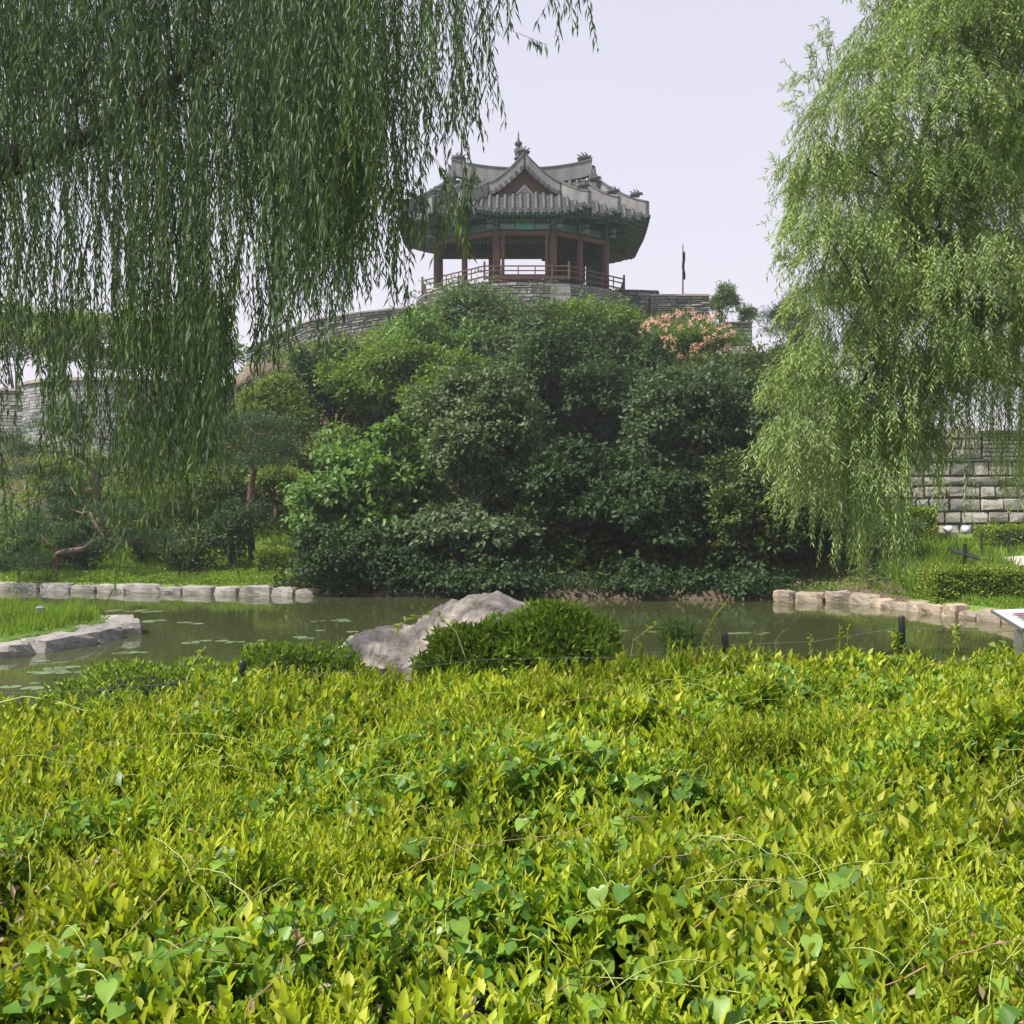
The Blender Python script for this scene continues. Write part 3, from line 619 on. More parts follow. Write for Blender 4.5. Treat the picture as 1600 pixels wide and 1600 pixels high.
# dragon ornaments on the ridges
def dragon(p, s=.3, fx=1):
    m = MB(); p = np.array(p); V = lambda x, z, y=0: p + np.array((x * fx * s, y * s, z * s))
    m.tube([V(-1, 0), V(-.5, .25), V(0, .3), V(.5, .45), V(1.0, .35), V(1.5, .75)], [.25 * s, .42 * s, .4 * s, .45 * s, .33 * s, .08 * s], 7)
    m.tube([V(.8, .5), V(.6, 1.0), V(.2, 1.35)], [.2 * s, .14 * s, .03 * s], 5); m.tube([V(.2, .5), V(-.1, 1.05), V(-.5, 1.25)], [.2 * s, .13 * s, .03 * s], 5)
    m.tube([V(-.4, .4), V(-.8, .8), V(-1.2, .85)], [.18 * s, .12 * s, .03 * s], 5); m.tube([V(1.1, .35), V(1.5, .2), V(1.8, .35)], [.2 * s, .14 * s, .03 * s], 5)
    m.box(V(0, -.1), (1.8 * s, .5 * s, .4 * s)); m.build('dragon_ornament', M['tilecap'], pv)
for nm, ks in (('main_ridge', (1, 15)), ('descending_ridge', (6,)), ('hip_ridge', (6,)), ('wing_ridge', (0,))):
    for pts_, hh_ in RP[nm]:
        for k in ks:
            if pts_[k][1] > 58.6 and nm != 'main_ridge': continue
            dragon(pts_[k] + (0, 0, hh_[k] + .2), .32 if nm == 'main_ridge' else .27, 1 if pts_[k][0] > .7 else -1)
m = MB(); fb = P(810, 250, 59.2)
for (z_, r_) in (): pass
prof = [(0, .22), (.1, .26), (.2, .16), (.35, .22), (.6, .26), (.75, .1), (.85, .2), (1.0, .23), (1.12, .1), (1.25, .06), (1.4, .035), (1.55, .05), (1.6, .02), (1.75, .008)]
m.tube([fb + (0, 0, a * .98) for a, _ in prof], [b for _, b in prof], 12); m.build('finial', M['tilecap'], pv, True)
# columns
cols = [(776, 54.5), (864, 54.5), (726, 55.5), (906, 55.5), (682, 56.5), (947, 56.5)]
CT = ZC + 15.3
cpos = [(P(px, 0, Yd)[0], Yd) for px, Yd in cols]
back = [(-4.15, 57.9), (5.2, 58.6), (-4.15, 59.3), (-1.2, 59.3), (2.1, 59.3), (3.7, 59.8), (4.6, 61.6), (5.2, 61.6), (-1.05, 57.6), (2.35, 57.2)]
for i, (x, y) in enumerate(cpos + back):
    m = MB(); rr_ = .22 if i < 2 else .17; m.tube([(x, y, FZ - .3), (x, y, CT)], [rr_, rr_ * .92], 14); c = m.build('column', M['wood'], pv, True)
    m = MB(); m.tube([(x, y, FZ - .35), (x, y, FZ - .05), (x, y, FZ)], [.34, .34, .28], 12); m.build('column_base', M['pale'], c)
# door-frame posts and lintel of the front bay
(xl, yl), (xr, yr2) = cpos[0], cpos[1]
m = MB(); m.box((xl + .34, yl, (FZ + CT) / 2), (.16, .14, CT - FZ)); m.build('frame_post', M['wood'], pv)
m = MB(); m.box((xr - .34, yl, (FZ + CT) / 2), (.16, .14, CT - FZ)); m.build('frame_post', M['wood'], pv)
def beam(a, b, z, h, wd, mat, nm='beam'):
    m = MB(); m.bar((a[0], a[1], z), (b[0], b[1], z), wd, h); return m.build(nm, mat, pv)
order = [4, 2, 0, 1, 3, 5]; ring = [cpos[i] for i in order]
ringall = [back[2], back[0]] + ring + [back[1], back[7]]
for a, b in zip(ringall[:-1], ringall[1:]):
    beam(a, b, CT - .12, .22, .16, M['wood'], 'lintel'); beam(a, b, CT + .26, .4, .2, M['teal'], 'painted_beam'); beam(a, b, CT + .68, .26, .24, M['darkgreen'], 'purlin')
for a, b in zip([back[2], back[3], back[4]], [back[3], back[4], back[7]]):
    beam(a, b, CT - .12, .3, .2, M['wood'], 'lintel'); beam(a, b, CT + .3, .5, .2, M['darkgreen'], 'purlin')
# painted panels of the front beam
yy = 54.5 - .125
m = MB(); m.box(((xl + xr) / 2, yy, CT + .2), (.95, .05, .3)); m.build('painted_panel', M['tealbright'], pv)
m = MB(); m.box(((xl + xr) / 2, yy, CT + .5), (1.0, .05, .18)); m.build('painted_panel', M['tealbright'], pv)
for s_ in (-1, 1):
    m = MB(); m.box(((xl + xr) / 2 + s_ * .95, yy, CT + .2), (.72, .05, .26)); m.build('painted_panel', M['pattern'], pv)
    m = MB(); m.box(((xl + xr) / 2 + s_ * .53, yy, CT + .22), (.08, .06, .34)); m.build('panel_edge', M['plaster'], pv)
    m = MB(); m.box(((xl + xr) / 2 + s_ * .95, yy, CT + .52), (.76, .05, .2)); m.build('painted_panel', M['darkgreen'], pv)
# curled brackets at each front column
for i, (x, y) in enumerate(cpos):
    s_ = -1 if i % 2 == 0 else 1; c = M['pattern']
    br = MB(); br.box((x, y - .16, CT + .3), (.16, .4, .62)); bo = br.build('bracket_block', M['teal'], pv)
    q = MB(); q.box((x, y - .4, CT + .32), (.05, .1, .5)); q.build('bracket_face', M['rafterend'], bo)
    for k, zz in enumerate((.12, .42)):
        q = MB(); pts = [(x + s_ * (.1 + .28 * t_ + .1 * math.sin(t_ * 5)), y - .2 - .2 * t_, CT + zz + .16 * math.sin(t_ * 3.1) - .05 * t_) for t_ in np.linspace(0, 1, 8)]
        pts += [(x + s_ * (.42 + .08 * math.cos(a)), y - .4, CT + zz + .03 + .08 * math.sin(a)) for a in np.linspace(1.5, -3, 6)]
        q.tube(pts, .035, 6); q.build('curled_bracket', M['pattern'], bo)
    q = MB(); q.bar((x, y + .2, CT + .15), (x, y - .55, CT + .28), .12, .14); q.bar((x, y + .2, CT + .5), (x, y - .7, CT + .68), .12, .14); q.build('bracket_arm', M['teal'], bo)
# ceiling, floor, inner wall panels
m = MB(); m.box((.55, 57.4, CT + .95), (9.0, 4.6, .12)); m.build('ceiling', M['darkgreen'], pv)
fl = [(x, y) for x, y in [back[2]] + ring + [back[7]]]
m = MB(); n = len(fl); c_ = np.mean(fl, 0); out = [((x - c_[0]) * 1.04 + c_[0], (y - c_[1]) * 1.04 + c_[1]) for x, y in fl]
m.add([(x, y, FZ) for x, y in out] + [(x, y, FZ - .3) for x, y in out], [tuple(range(n))[::-1]] + [(i, (i + 1) % n, n + (i + 1) % n, n + i) for i in range(n)]); m.build('floor', M['wood'], pv)
for x0, x1, zlo in ((2.35, 4.3, 1.15), (4.4, 5.2, .3)):
    m = MB(); m.box(((x0 + x1) / 2, 60.2, (FZ + zlo + CT) / 2), (x1 - x0, .1, CT - FZ - zlo)); m.build('wall_panel', M['darkgreen'], pv)
m = MB(); m.bar((1.75, 58.2, CT - .5), (2.3, 57.5, CT - .65), .14, .35); m.build('inner_board', M['wood'], pv)
m = MB(); m.box((.7, 54.9, FZ + .22), (3.0, .12, .42)); m.build('wall_panel', M['wood'], pv)
# railing
rl = [(P(660, 0, 57.4)[0], 57.4, 443, 430), (P(757, 0, 54)[0], 54.0, 0, 0), (P(889, 0, 54)[0], 54.0, 0, 0), (P(975, 0, 57.0)[0], 57.0, 0, 0)]
RZ0, RZ1 = FZ - .02, FZ + .66
ro = MB(); ro.bar((rl[1][0], 54.0, RZ0 + .02), (rl[2][0], 54.0, RZ0 + .02), .14, .05); ro = ro.build('railing', M['wood'], pv)
for x, y, _, _ in rl: q = MB(); q.box((x, y, (RZ0 + RZ1) / 2 + .08), (.11, .11, RZ1 - RZ0 + .3)); q.build('rail_post', M['wood'], ro)
rpts = [(-5.0, 59.9)] + [(x, y) for x, y, _, _ in rl] + [(6.4, 62)]
for a, b in zip(rpts[:-1], rpts[1:]):
    a = np.array(a); b = np.array(b); n = max(3, int(np.linalg.norm(b - a) / .85))
    for zz, h_ in ((RZ1, .06), (RZ1 - .24, .05), (RZ0 + .12, .07)):
        q = MB(); q.bar((a[0], a[1], zz), (b[0], b[1], zz), .07, h_); q.build('rail', M['wood'], ro)
    for k in range(1, n):
        c = lerp(a, b, k / n); q = MB(); q.box((c[0], c[1], (RZ0 + RZ1) / 2 - .02), (.06, .06, RZ1 - RZ0 - .06)); q.build('baluster', M['wood'], ro)

# round stone platform below
pf = empty('stone_platform', (.6, 58, 10), 'rounded stone and brick platform carrying the pavilion, its base hidden by trees', 'platform')
arc = [(.65 + 6.1 * math.sin(a), 58.9 - 5.1 * math.cos(a)) for a in np.linspace(-1.9, 1.9, 30)]
at_, l_ = masonry(arc, 13.0, FZ - .22, 11, (.3, .7), 1.0, M['brick'], M['mortar'], 'slab_stone_courses', pf, prow=.05)
masonry([(.65 + 6.2 * math.sin(a), 58.9 - 5.2 * math.cos(a)) for a in np.linspace(-1.9, 1.9, 30)], 10, 12.99, 6, (.6, 1.1), 1.0, M['pale'], M['mortar'], 'pale_block_courses', pf)
m = MB(); V = [(.65 + 6.15 * math.sin(a), 58.9 - 5.15 * math.cos(a), FZ - .2) for a in np.linspace(-math.pi, math.pi, 40)[:-1]]
m.add(V, [tuple(range(39))]); m.build('platform_top', M['cap'], pf)
m = MB()
for i in range(7): m.box((P(870, 0, 53.7)[0] + .2, 53.65 - .02 * i, FZ - .45 - i * .19), (1.0, .2 + .25 * i, .15))
m.build('steps', M['brick'], pf)
# cliff rock below left of the platform
def boulder(name, c, r, mat, seed=0, sub=4, amp=.25, label=None, cat='rock', parent=None, flat=False):
    import bmesh
    bm = bmesh.new(); bmesh.ops.create_icosphere(bm, subdivisions=sub, radius=1); V = np.array([v.co[:] for v in bm.verts]); Fc = [tuple(v.index for v in f.verts) for f in bm.faces]; bm.free()
    nn = snoise(V, 1.1, seed) * amp + snoise(V, 2.8, seed + 2) * amp * .5 + np.round(snoise(V, 1.7, seed + 3) * 2) / 2 * amp * .3
    V = V * (1 + nn[:, None]) * np.array(r) + np.array(c)
    o = mkobj(name, V, Fc, RNG.random(len(Fc)), mat, parent, not flat)
    if label: tag(o, label, cat)
    return o
boulder('cliff_rock', P(405, 605, 54) + (0, 0, 0), (1.3, 1.1, 1.2), M['brownrock'], 1, label='tawny cliff rock on the slope below the left battlement, seen behind the willow')
boulder('cliff_rock', P(650, 520, 52.6) + (0, 0, -.6), (.9, .8, .8), M['rock'], 2, label='pale boulder at the left foot of the pavilion platform')

# ---------------------------------------------------------------- bank stones
def bank(label, pts, srange, hrange, mat, dep=.45, name='stone_edging', sub=3):
    import bmesh
    pts = np.array(pts, float); seg = np.linalg.norm(np.diff(pts, axis=0), axis=1); S = np.concatenate(([0], np.cumsum(seg)))
    r = empty(name, (pts[len(pts) // 2][0], pts[len(pts) // 2][1], 0), label, 'stone edging'); s = 0
    while s < S[-1] - .1:
        l = RNG.uniform(*srange); e = min(s + l, S[-1]); c = (s + e) / 2; x = np.interp(c, S, pts[:, 0]); y = np.interp(c, S, pts[:, 1]); i = min(max(np.searchsorted(S, c) - 1, 0), len(seg) - 1)
        d = (pts[i + 1] - pts[i]) / seg[i]; h = RNG.uniform(*hrange)
        bm = bmesh.new(); bmesh.ops.create_cube(bm, size=1); bmesh.ops.subdivide_edges(bm, edges=bm.edges[:], cuts=sub, use_grid_fill=True)
        V = np.array([v.co[:] for v in bm.verts]) * 2; Fc = [tuple(v.index for v in f.verts) for f in bm.faces]; bm.free()
        nr = (np.abs(V) ** 7).sum(1, keepdims=True) ** (1 / 7); V = V / nr
        off = RNG.uniform(0, 50); V = V * (1 + .13 * snoise(V + off, .9, 0)[:, None] + .06 * snoise(V + off, 3.1, 2)[:, None])
        V = V * np.array(((e - s) * .50, dep * .5, (h + .25) * .5)) * np.array((1, 1, 1)); V[:, 0] += V[:, 2] * RNG.uniform(-.2, .2)
        z = (h - .25) / 2 + RNG.uniform(-.03, .02)
        W = np.stack((x + V[:, 0] * d[0] - V[:, 1] * d[1], y + V[:, 0] * d[1] + V[:, 1] * d[0], z + V[:, 2]), 1)
        mkobj('stone', W, Fc, RNG.random(len(Fc)), mat, r, False); s = e
    return r
bank('row of pale squared stones edging the far left shore of the pond', POND[[1, 2, 3]] + (0, .05) if False else [(-22, 35.2), (-16.6, 34.4), (-11.5, 33.1), (-7.0, 31.95), (-5.6, 31.75)], (.5, 1.25), (.2, .3), M['kerbgrey'])
bank('grey jagged stones edging the grassy spit at the left', [(-17, 15.3), (-16, 15.6), (-10.5, 17.0), (-8.8, 18.0), (-8.3, 19.6), (-8.2, 21.4), (-8.8, 22.6), (-11, 23.6)], (.6, 1.5), (.24, .38), M['kerbgrey'], .8)
bank('tan boulders edging the curved right shore of the pond', [(7.6, 29.8), (9.8, 29.2), (10.6, 26.2), (11.3, 24.0), (12.2, 21), (11.9, 18)], (.45, 1.2), (.2, .34), M['kerb'], .55)
boulder('slope_rock', (8.6, 31.0, Hs(8.6, 31.0) + .02), (.42, .3, .2), M['brownrock'], 3, 3, label='brown half buried rock on the bare slope under the right trees')
boulder('slope_rock', (-6.0, 33.4, Hs(-6, 33.4) + .05), (.4, .3, .22), M['brownrock'], 1, 3, label='small brown rock on the bare slope behind the left shore stones')
m = MB(); m.box((12.3, 27.2, Hs(12.3, 27.2) + .04), (.75, .3, .1), .1); tag(m.build('stone_slab', M['cap']), 'small flat pale slab lying in the grass left of the right hedge', 'slab')

# garden rock on the near shore
sil = np.array([(520, 1030), (535, 1006), (560, 994), (585, 984), (610, 979), (640, 977), (655, 966), (672, 955), (700, 943), (735, 936), (760, 931), (778, 928), (795, 932), (812, 940), (835, 946), (870, 965), (900, 1000)], float)
YR = 10.2; xs_ = np.linspace(P(524, 0, YR)[0], P(895, 0, YR)[0], 150); top = np.interp(xs_, (sil[:, 0] - 800) / FPX * YR, ZC + (HZ - sil[:, 1]) / FPX * YR)
vv = np.linspace(-1, 1, 70); G = np.zeros((150, 70, 3)); basez = .55
for i, (x, tz) in enumerate(zip(xs_, top)):
    ry = .25 + .5 * (tz - basez); prof_ = np.clip(1 - np.abs(vv) ** 2.2, 0, 1) ** .8
    G[i, :, 0] = x; G[i, :, 1] = YR + vv * ry + .12 * math.sin(x * 5); G[i, :, 2] = basez + (tz - basez) * prof_
pn = np.stack((G[..., 0] * 1.5, G[..., 1] * 1.2, G[..., 2] * 5 + G[..., 0] * 1.5), -1)
G[..., 2] += .035 * snoise(pn, 1.2, 1) + .022 * snoise(pn, 3.5, 2) + .012 * np.abs(snoise(pn * (1, 1, 2), 2.2, 5)) - .022 * (np.abs(snoise(pn, 1.6, 3)) < .08); G[..., 1] += .05 * snoise(pn, 1.4, 3); G[..., 0] += .02 * snoise(pn, 2.4, 4)
m = MB(); m.grid(G, flip=True, t=.5); tag(m.build('garden_rock', M['rock'], None, True), 'large pale ridged rock by the near shore, left of the dark dome shrub', 'rock')

# ---------------------------------------------------------------- trees
def trunk_mesh(mb, base, tips, r0, sag=.3, n=8):
    base = np.array(base, float)
    for t_ in tips:
        t_ = np.array(t_, float); k = 7; mid = base + (t_ - base) * .5 + RNG.normal(size=3) * .12 * np.linalg.norm(t_ - base) * sag * 2; mid[2] += .08 * np.linalg.norm(t_ - base)
        pts = [(1 - u) ** 2 * base + 2 * u * (1 - u) * mid + u * u * t_ for u in np.linspace(0, 1, k)]
        mb.tube(pts, np.linspace(r0, r0 * .2, k), n)
def crown_leaves(lv, clumps, nleaf, ll, lw, tuft=10, tr=.16, droop=.2, updir=.5, tbias=0, fold=.2, shell=.55):
    clumps = np.array(clumps, float); ar = (clumps[:, 3] * clumps[:, 4] + clumps[:, 5] * (clumps[:, 3] + clumps[:, 4]) / 2); nt_ = max(8, int(nleaf / tuft)); ci = RNG.choice(len(clumps), nt_, p=ar / ar.sum())
    d = rdir(nt_); d[:, 2] = np.where(d[:, 2] < -.45, -d[:, 2], d[:, 2]); rad = shell + (1.04 - shell) * RNG.random(nt_) ** .5
    rad *= 1 + .26 * snoise(d * 2.2 + ci[:, None], 1.5)
    c = clumps[ci, :3] + d * rad[:, None] * clumps[ci, 3:6]
    sh_ = RNG.random(nt_) < .14; c = c + sh_[:, None] * (d * .3 + np.array((0, 0, .55))) * RNG.random(nt_)[:, None] * clumps[ci, 3:4] * .9
    tt = RNG.random(nt_); B = np.repeat(c, tuft, 0); n = len(B); od = np.repeat(d, tuft, 0)
    off = RNG.normal(size=(n, 3)) * tr * np.array((1, 1, .55)); B = B + off
    D = unit(od * .7 + rdir(n) * .8 + np.array((0, 0, -droop))); N = unit(np.array((0, 0, 1.)) * updir + od * .5 + rdir(n) * .45)
    lv.add(B, D, N, ll * RNG.uniform(.7, 1.25, n), lw * RNG.uniform(.8, 1.2, n), fold, tint=np.clip(.55 * np.repeat(tt, tuft) + .5 * RNG.random(n) + tbias - .03, 0, 1))
def tree(name, label, cat, px, py, rx, ry, Yd, mat, nleaf, ll, lw, ncl=26, sub=.3, flat=1.0, group=None, bark='bark', ydep=None, base=None, droop=.2, tuft=10, tr=.16, seed=None, tbias=0, ntips=6, r0=.1, zmul=1.0):
    c = P(px, py, Yd); RX, RZ = rx / FPX * Yd, ry / FPX * Yd; RY = ydep or RX * .8
    cl = []
    for i in range(ncl):
        d = rdir(1)[0]; d[2] = abs(d[2]) if RNG.random() < .62 else d[2]; f = RNG.uniform(.45, .98); s_ = sub * RNG.choice((.5, .7, 1.0, 1.2))
        e_ = RNG.uniform(.65, 1.4); cl.append((c[0] + d[0] * RX * f, c[1] + d[1] * RY * f, c[2] + d[2] * RZ * f, RX * s_ * e_, RY * s_, min(RX, RZ) * s_ * flat * 1.1 / e_))
    cl.append((c[0], c[1], c[2], RX * .6, RY * .6, RZ * .6))
    bx_, by_ = base if base else (c[0], c[1] + .3); bz = Hs(bx_, by_) - .1
    r = empty(name, (bx_, by_, bz), label, cat, group)
    tb = MB(); fork = np.array((bx_ + .2 * (c[0] - bx_), by_ + .2 * (c[1] - by_), bz + max(.3, (c[2] - RZ * .6 - bz) * .7)))
    tb.tube([(bx_, by_, bz), lerp((bx_, by_, bz), fork, .5) + RNG.normal(size=3) * .05, fork], [r0 * 1.25, r0, r0 * .85], 8)
    tips = [cl[i][:3] for i in RNG.permutation(len(cl) - 1)[:ntips]]; trunk_mesh(tb, fork, tips, r0 * .7)
    tb.build('trunk', M[bark], r, True)
    lv = Leaves(); crown_leaves(lv, cl, nleaf, ll, lw, tuft, tr, droop, tbias=tbias); lv.build('crown', mat, r); return r
LM = {}
LM['greygreen'] = leafmat('grey_green_leaf', [(.06, .105, .05), (.1, .16, .07), (.16, .22, .1)], .3, .6, .2)
LM['maple'] = leafmat('maple_leaf', [(.06, .125, .025), (.12, .205, .035), (.19, .28, .045)], .35, .5, .3)
LM['dark'] = leafmat('dark_shaded_leaf', [(.02, .046, .018), (.04, .08, .03), (.065, .115, .045)], .25, .6, .2)  # dark species green, lowered so some of the grove's shade is in the colour
LM['silver'] = leafmat('silvery_leaf', [(.042, .08, .035), (.09, .14, .06), (.19, .235, .13)], .25, .5, .3)
LM['bright'] = leafmat('bright_broad_leaf', [(.06, .13, .035), (.12, .22, .055), (.2, .32, .08)], .35, .45, .35)
LM['olive'] = leafmat('olive_leaf', [(.04, .07, .02), (.075, .11, .025), (.11, .15, .035)], .25, .5, .3)
LM['fresh'] = leafmat('fresh_leaf', [(.09, .15, .03), (.14, .21, .04), (.2, .27, .05)], .35, .5, .3)
LM['pine'] = leafmat('pine_needle', [(.03, .065, .025), (.05, .1, .035), (.085, .15, .045)], .12, .5, .3)
LM['azalea'] = leafmat('azalea_leaf', [(.06, .13, .018), (.17, .28, .03), (.3, .41, .05)], .3, .42, .3)
LM['trimmed'] = leafmat('trimmed_hedge_leaf', [(.09, .16, .018), (.18, .26, .025), (.29, .35, .04)], .3, .4, .4)
T = tree
def GT(n, l, c, px, py, rx, ry, Yd, m, nl, *a, **k): return tree(n, l, c, px, py, rx * 1.27, ry * 1.2, Yd, m, int(nl * .95), a[0] * 1.27, a[1] * 1.27, *a[2:], **k)
GT('broadleaf_tree', 'grey-green small-leaved tree directly below the pavilion railing', 'tree', 775, 538, 108, 68, 49, LM['greygreen'], 22000, .2, .075, 34, .26, tr=.2, base=(-1, 49))
GT('broadleaf_tree', 'yellowish green tree below the right end of the pavilion', 'tree', 920, 536, 74, 56, 49.5, LM['maple'], 14000, .2, .075, 26, .28, tr=.2)
GT('broadleaf_tree', 'dark green bushy tree at the upper left of the grove beneath the battlement', 'tree', 520, 625, 52, 66, 46, LM['dark'], 10000, .2, .09, 22, .3, tbias=.2)
GT('maple_tree', 'light green maple with flat layered sprays on the upper left of the grove', 'tree', 615, 625, 86, 82, 43, LM['maple'], 22000, .17, .08, 44, .26, .42, tr=.16)
GT('maple_tree', 'green maple with layered sprays in front of the tallest grove tree', 'tree', 715, 690, 75, 120, 40, LM['maple'], 16000, .17, .075, 36, .28, .45, tr=.16, tbias=-.1)
GT('broadleaf_tree', 'bright green broad-leaved tree leaning over the pond at the left of the grove', 'tree', 585, 790, 88, 108, 34.5, LM['bright'], 17000, .22, .12, 40, .24, .5, tr=.16, droop=.5)
GT('broadleaf_tree', 'silvery grey-green tree in the middle of the grove above the garden rock', 'tree', 760, 720, 88, 116, 34.2, LM['silver'], 24000, .15, .085, 44, .25, tr=.13)
GT('broadleaf_tree', 'low silvery tree hanging over the water in the middle of the grove', 'tree', 730, 845, 82, 48, 33, LM['silver'], 11000, .15, .085, 30, .28, tr=.12, droop=.5)
GT('conical_tree', 'tall dark tree with vertical leafy spires right of the grove centre', 'tree', 895, 650, 90, 100, 42, LM['dark'], 24000, .17, .09, 44, .22, 1.7, tr=.14, tbias=.25)
GT('conical_tree', 'dark green spiry tree beneath the silk tree blossoms', 'tree', 1000, 625, 68, 78, 44, LM['dark'], 16000, .17, .09, 34, .24, 1.7, tr=.14, tbias=.3)
GT('broadleaf_tree', 'wide blue-green tree at the right of the grove above the dark hollow', 'tree', 1085, 705, 105, 108, 35.4, LM['silver'], 24000, .16, .085, 44, .25, 1.1, tr=.14, tbias=-.25)
GT('broadleaf_tree', 'olive tree between the grove and the right willow', 'tree', 1180, 645, 70, 70, 44, LM['olive'], 14000, .19, .08, 30, .3, tr=.16)
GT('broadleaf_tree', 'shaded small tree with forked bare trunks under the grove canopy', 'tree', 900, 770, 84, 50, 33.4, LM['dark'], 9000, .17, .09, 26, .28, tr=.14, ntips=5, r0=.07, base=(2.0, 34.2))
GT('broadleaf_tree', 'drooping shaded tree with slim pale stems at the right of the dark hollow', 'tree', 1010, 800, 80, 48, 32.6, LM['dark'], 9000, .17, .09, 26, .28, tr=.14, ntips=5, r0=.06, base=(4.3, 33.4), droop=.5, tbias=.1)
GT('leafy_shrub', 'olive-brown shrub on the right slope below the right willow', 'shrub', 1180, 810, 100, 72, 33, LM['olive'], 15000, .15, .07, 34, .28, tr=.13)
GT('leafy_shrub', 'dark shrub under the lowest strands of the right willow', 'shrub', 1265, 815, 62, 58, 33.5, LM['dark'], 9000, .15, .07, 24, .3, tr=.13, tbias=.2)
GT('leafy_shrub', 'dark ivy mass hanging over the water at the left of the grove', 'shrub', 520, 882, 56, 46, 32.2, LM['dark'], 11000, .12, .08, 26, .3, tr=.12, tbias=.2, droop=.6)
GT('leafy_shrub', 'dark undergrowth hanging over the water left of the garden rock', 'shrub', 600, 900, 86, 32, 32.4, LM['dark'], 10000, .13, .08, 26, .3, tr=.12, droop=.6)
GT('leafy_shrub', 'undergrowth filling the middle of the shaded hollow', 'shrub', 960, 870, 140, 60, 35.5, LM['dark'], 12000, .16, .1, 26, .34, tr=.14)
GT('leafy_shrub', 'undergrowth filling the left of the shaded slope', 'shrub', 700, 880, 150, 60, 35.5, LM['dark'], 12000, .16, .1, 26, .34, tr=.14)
lv = Leaves(); n = 56000; x = RNG.uniform(-17, 13.5, n); y = 31.2 + 20.5 * RNG.random(n) ** .8; k = (shore(x, y) > .1) & ~((x < -7.5) & (y < 40)) & ~((x > 8) & (y < 34)); x, y = x[k], y[k]; n = len(x)
bump = .35 + .35 * snoise(np.stack((x, y, x * 0), -1), .9, 2); lv.add(np.stack((x, y, H(x, y) + RNG.random(n) * np.maximum(bump, .15) * 2.0), 1), rdir(n) + (0, -.3, .2), rdir(n) * .6 + (0, 0, 1), .25 * RNG.uniform(.6, 1.2, n), .14, .25)
tag(lv.build('undergrowth', LM['olive']), 'leafy undergrowth covering the slope between the grove trees', 'undergrowth', kind='stuff')
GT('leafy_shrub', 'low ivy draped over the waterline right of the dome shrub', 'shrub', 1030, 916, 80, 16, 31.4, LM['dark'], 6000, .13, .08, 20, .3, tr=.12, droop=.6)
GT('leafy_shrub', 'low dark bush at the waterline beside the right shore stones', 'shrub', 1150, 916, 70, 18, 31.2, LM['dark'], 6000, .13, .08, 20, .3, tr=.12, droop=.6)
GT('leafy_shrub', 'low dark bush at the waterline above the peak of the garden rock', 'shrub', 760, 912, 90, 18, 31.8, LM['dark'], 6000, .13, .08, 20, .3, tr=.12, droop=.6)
GT('broadleaf_tree', 'dark green tree on the upper slope under the left of the platform', 'tree', 680, 560, 75, 60, 47.5, LM['bright'], 11000, .2, .09, 26, .3, tr=.18)
GT('broadleaf_tree', 'mid green tree on the upper slope between the silvery and spiry trees', 'tree', 830, 600, 90, 60, 46.5, LM['greygreen'], 13000, .2, .085, 28, .3, tr=.18)
GT('broadleaf_tree', 'olive green tree below the square merlon', 'tree', 1110, 630, 90, 50, 45, LM['olive'], 12000, .2, .08, 26, .3, tr=.18)
GT('broadleaf_tree', 'blue-green tree filling the right shoulder of the grove', 'tree', 1170, 720, 75, 75, 36.5, LM['silver'], 12000, .16, .085, 28, .28, tr=.14, tbias=-.15)
# right side and skyline
T('leafy_shrub', 'pale green upright bush on the skyline right of the flagpole', 'shrub', 1130, 478, 25, 32, 60, LM['greygreen'], 4500, .2, .06, 16, .3, 1.3, tr=.15, tbias=.2)
T('leafy_shrub', 'small wispy bush on the skyline above the low merlon', 'shrub', 1168, 495, 14, 16, 59, LM['olive'], 1200, .2, .06, 10, .35, tr=.15)
T('pine_tree', 'dark pine on the skyline at the left edge of the right willow', 'pine', 1245, 500, 48, 38, 52, LM['pine'], 8000, .3, .03, 16, .3, .5, tr=.2)
T('broadleaf_tree', 'green tree on the slope behind the left edge of the right willow', 'tree', 1250, 590, 60, 75, 48, LM['olive'], 9000, .2, .08, 24, .3, tbias=.3)
T('broadleaf_tree', 'dark round tree partly behind the right willow near the fortress wall', 'tree', 1330, 740, 70, 90, 34.5, LM['dark'], 11000, .16, .07, 26, .3, tbias=.1)
# left background
T('leafy_shrub', 'round dark shrub on the left lawn between the two low pines', 'shrub', 130, 862, 44, 42, 36.5, LM['dark'], 4500, .13, .07, 16, .34, tr=.12)
T('leafy_shrub', 'olive shrub on the left lawn behind the lowest willow strands', 'shrub', 285, 864, 50, 40, 36.5, LM['olive'], 4500, .13, .07, 16, .34, tr=.12)
T('leafy_shrub', 'leafy bush at the left edge of the lawn behind the spit', 'shrub', 20, 850, 62, 55, 37, LM['bright'], 5500, .14, .08, 18, .34, tr=.12)
T('pine_tree', 'tall hazy pine behind the long strands in the middle of the left slope', 'pine', 285, 690, 70, 55, 42, LM['pine'], 9000, .22, .03, 20, .3, .5, tr=.16)
T('broadleaf_tree', 'bright green tree behind the brick bastion', 'tree', 150, 545, 95, 65, 62, LM['fresh'], 12000, .26, .12, 28, .28, tr=.25)
T('broadleaf_tree', 'green tree behind the left willow beside the bastion', 'tree', 290, 560, 90, 80, 60, LM['bright'], 12000, .26, .12, 28, .28, tr=.25)
T('broadleaf_tree', 'tall green tree at the far left edge behind the curtain wall', 'tree', 20, 540, 90, 70, 66, LM['fresh'], 10000, .26, .12, 26, .28, tr=.25)
T('broadleaf_tree', 'small leafy tree below the left battlement next to the cliff rock', 'tree', 440, 660, 62, 60, 44, LM['fresh'], 9000, .2, .07, 24, .3, tr=.2)
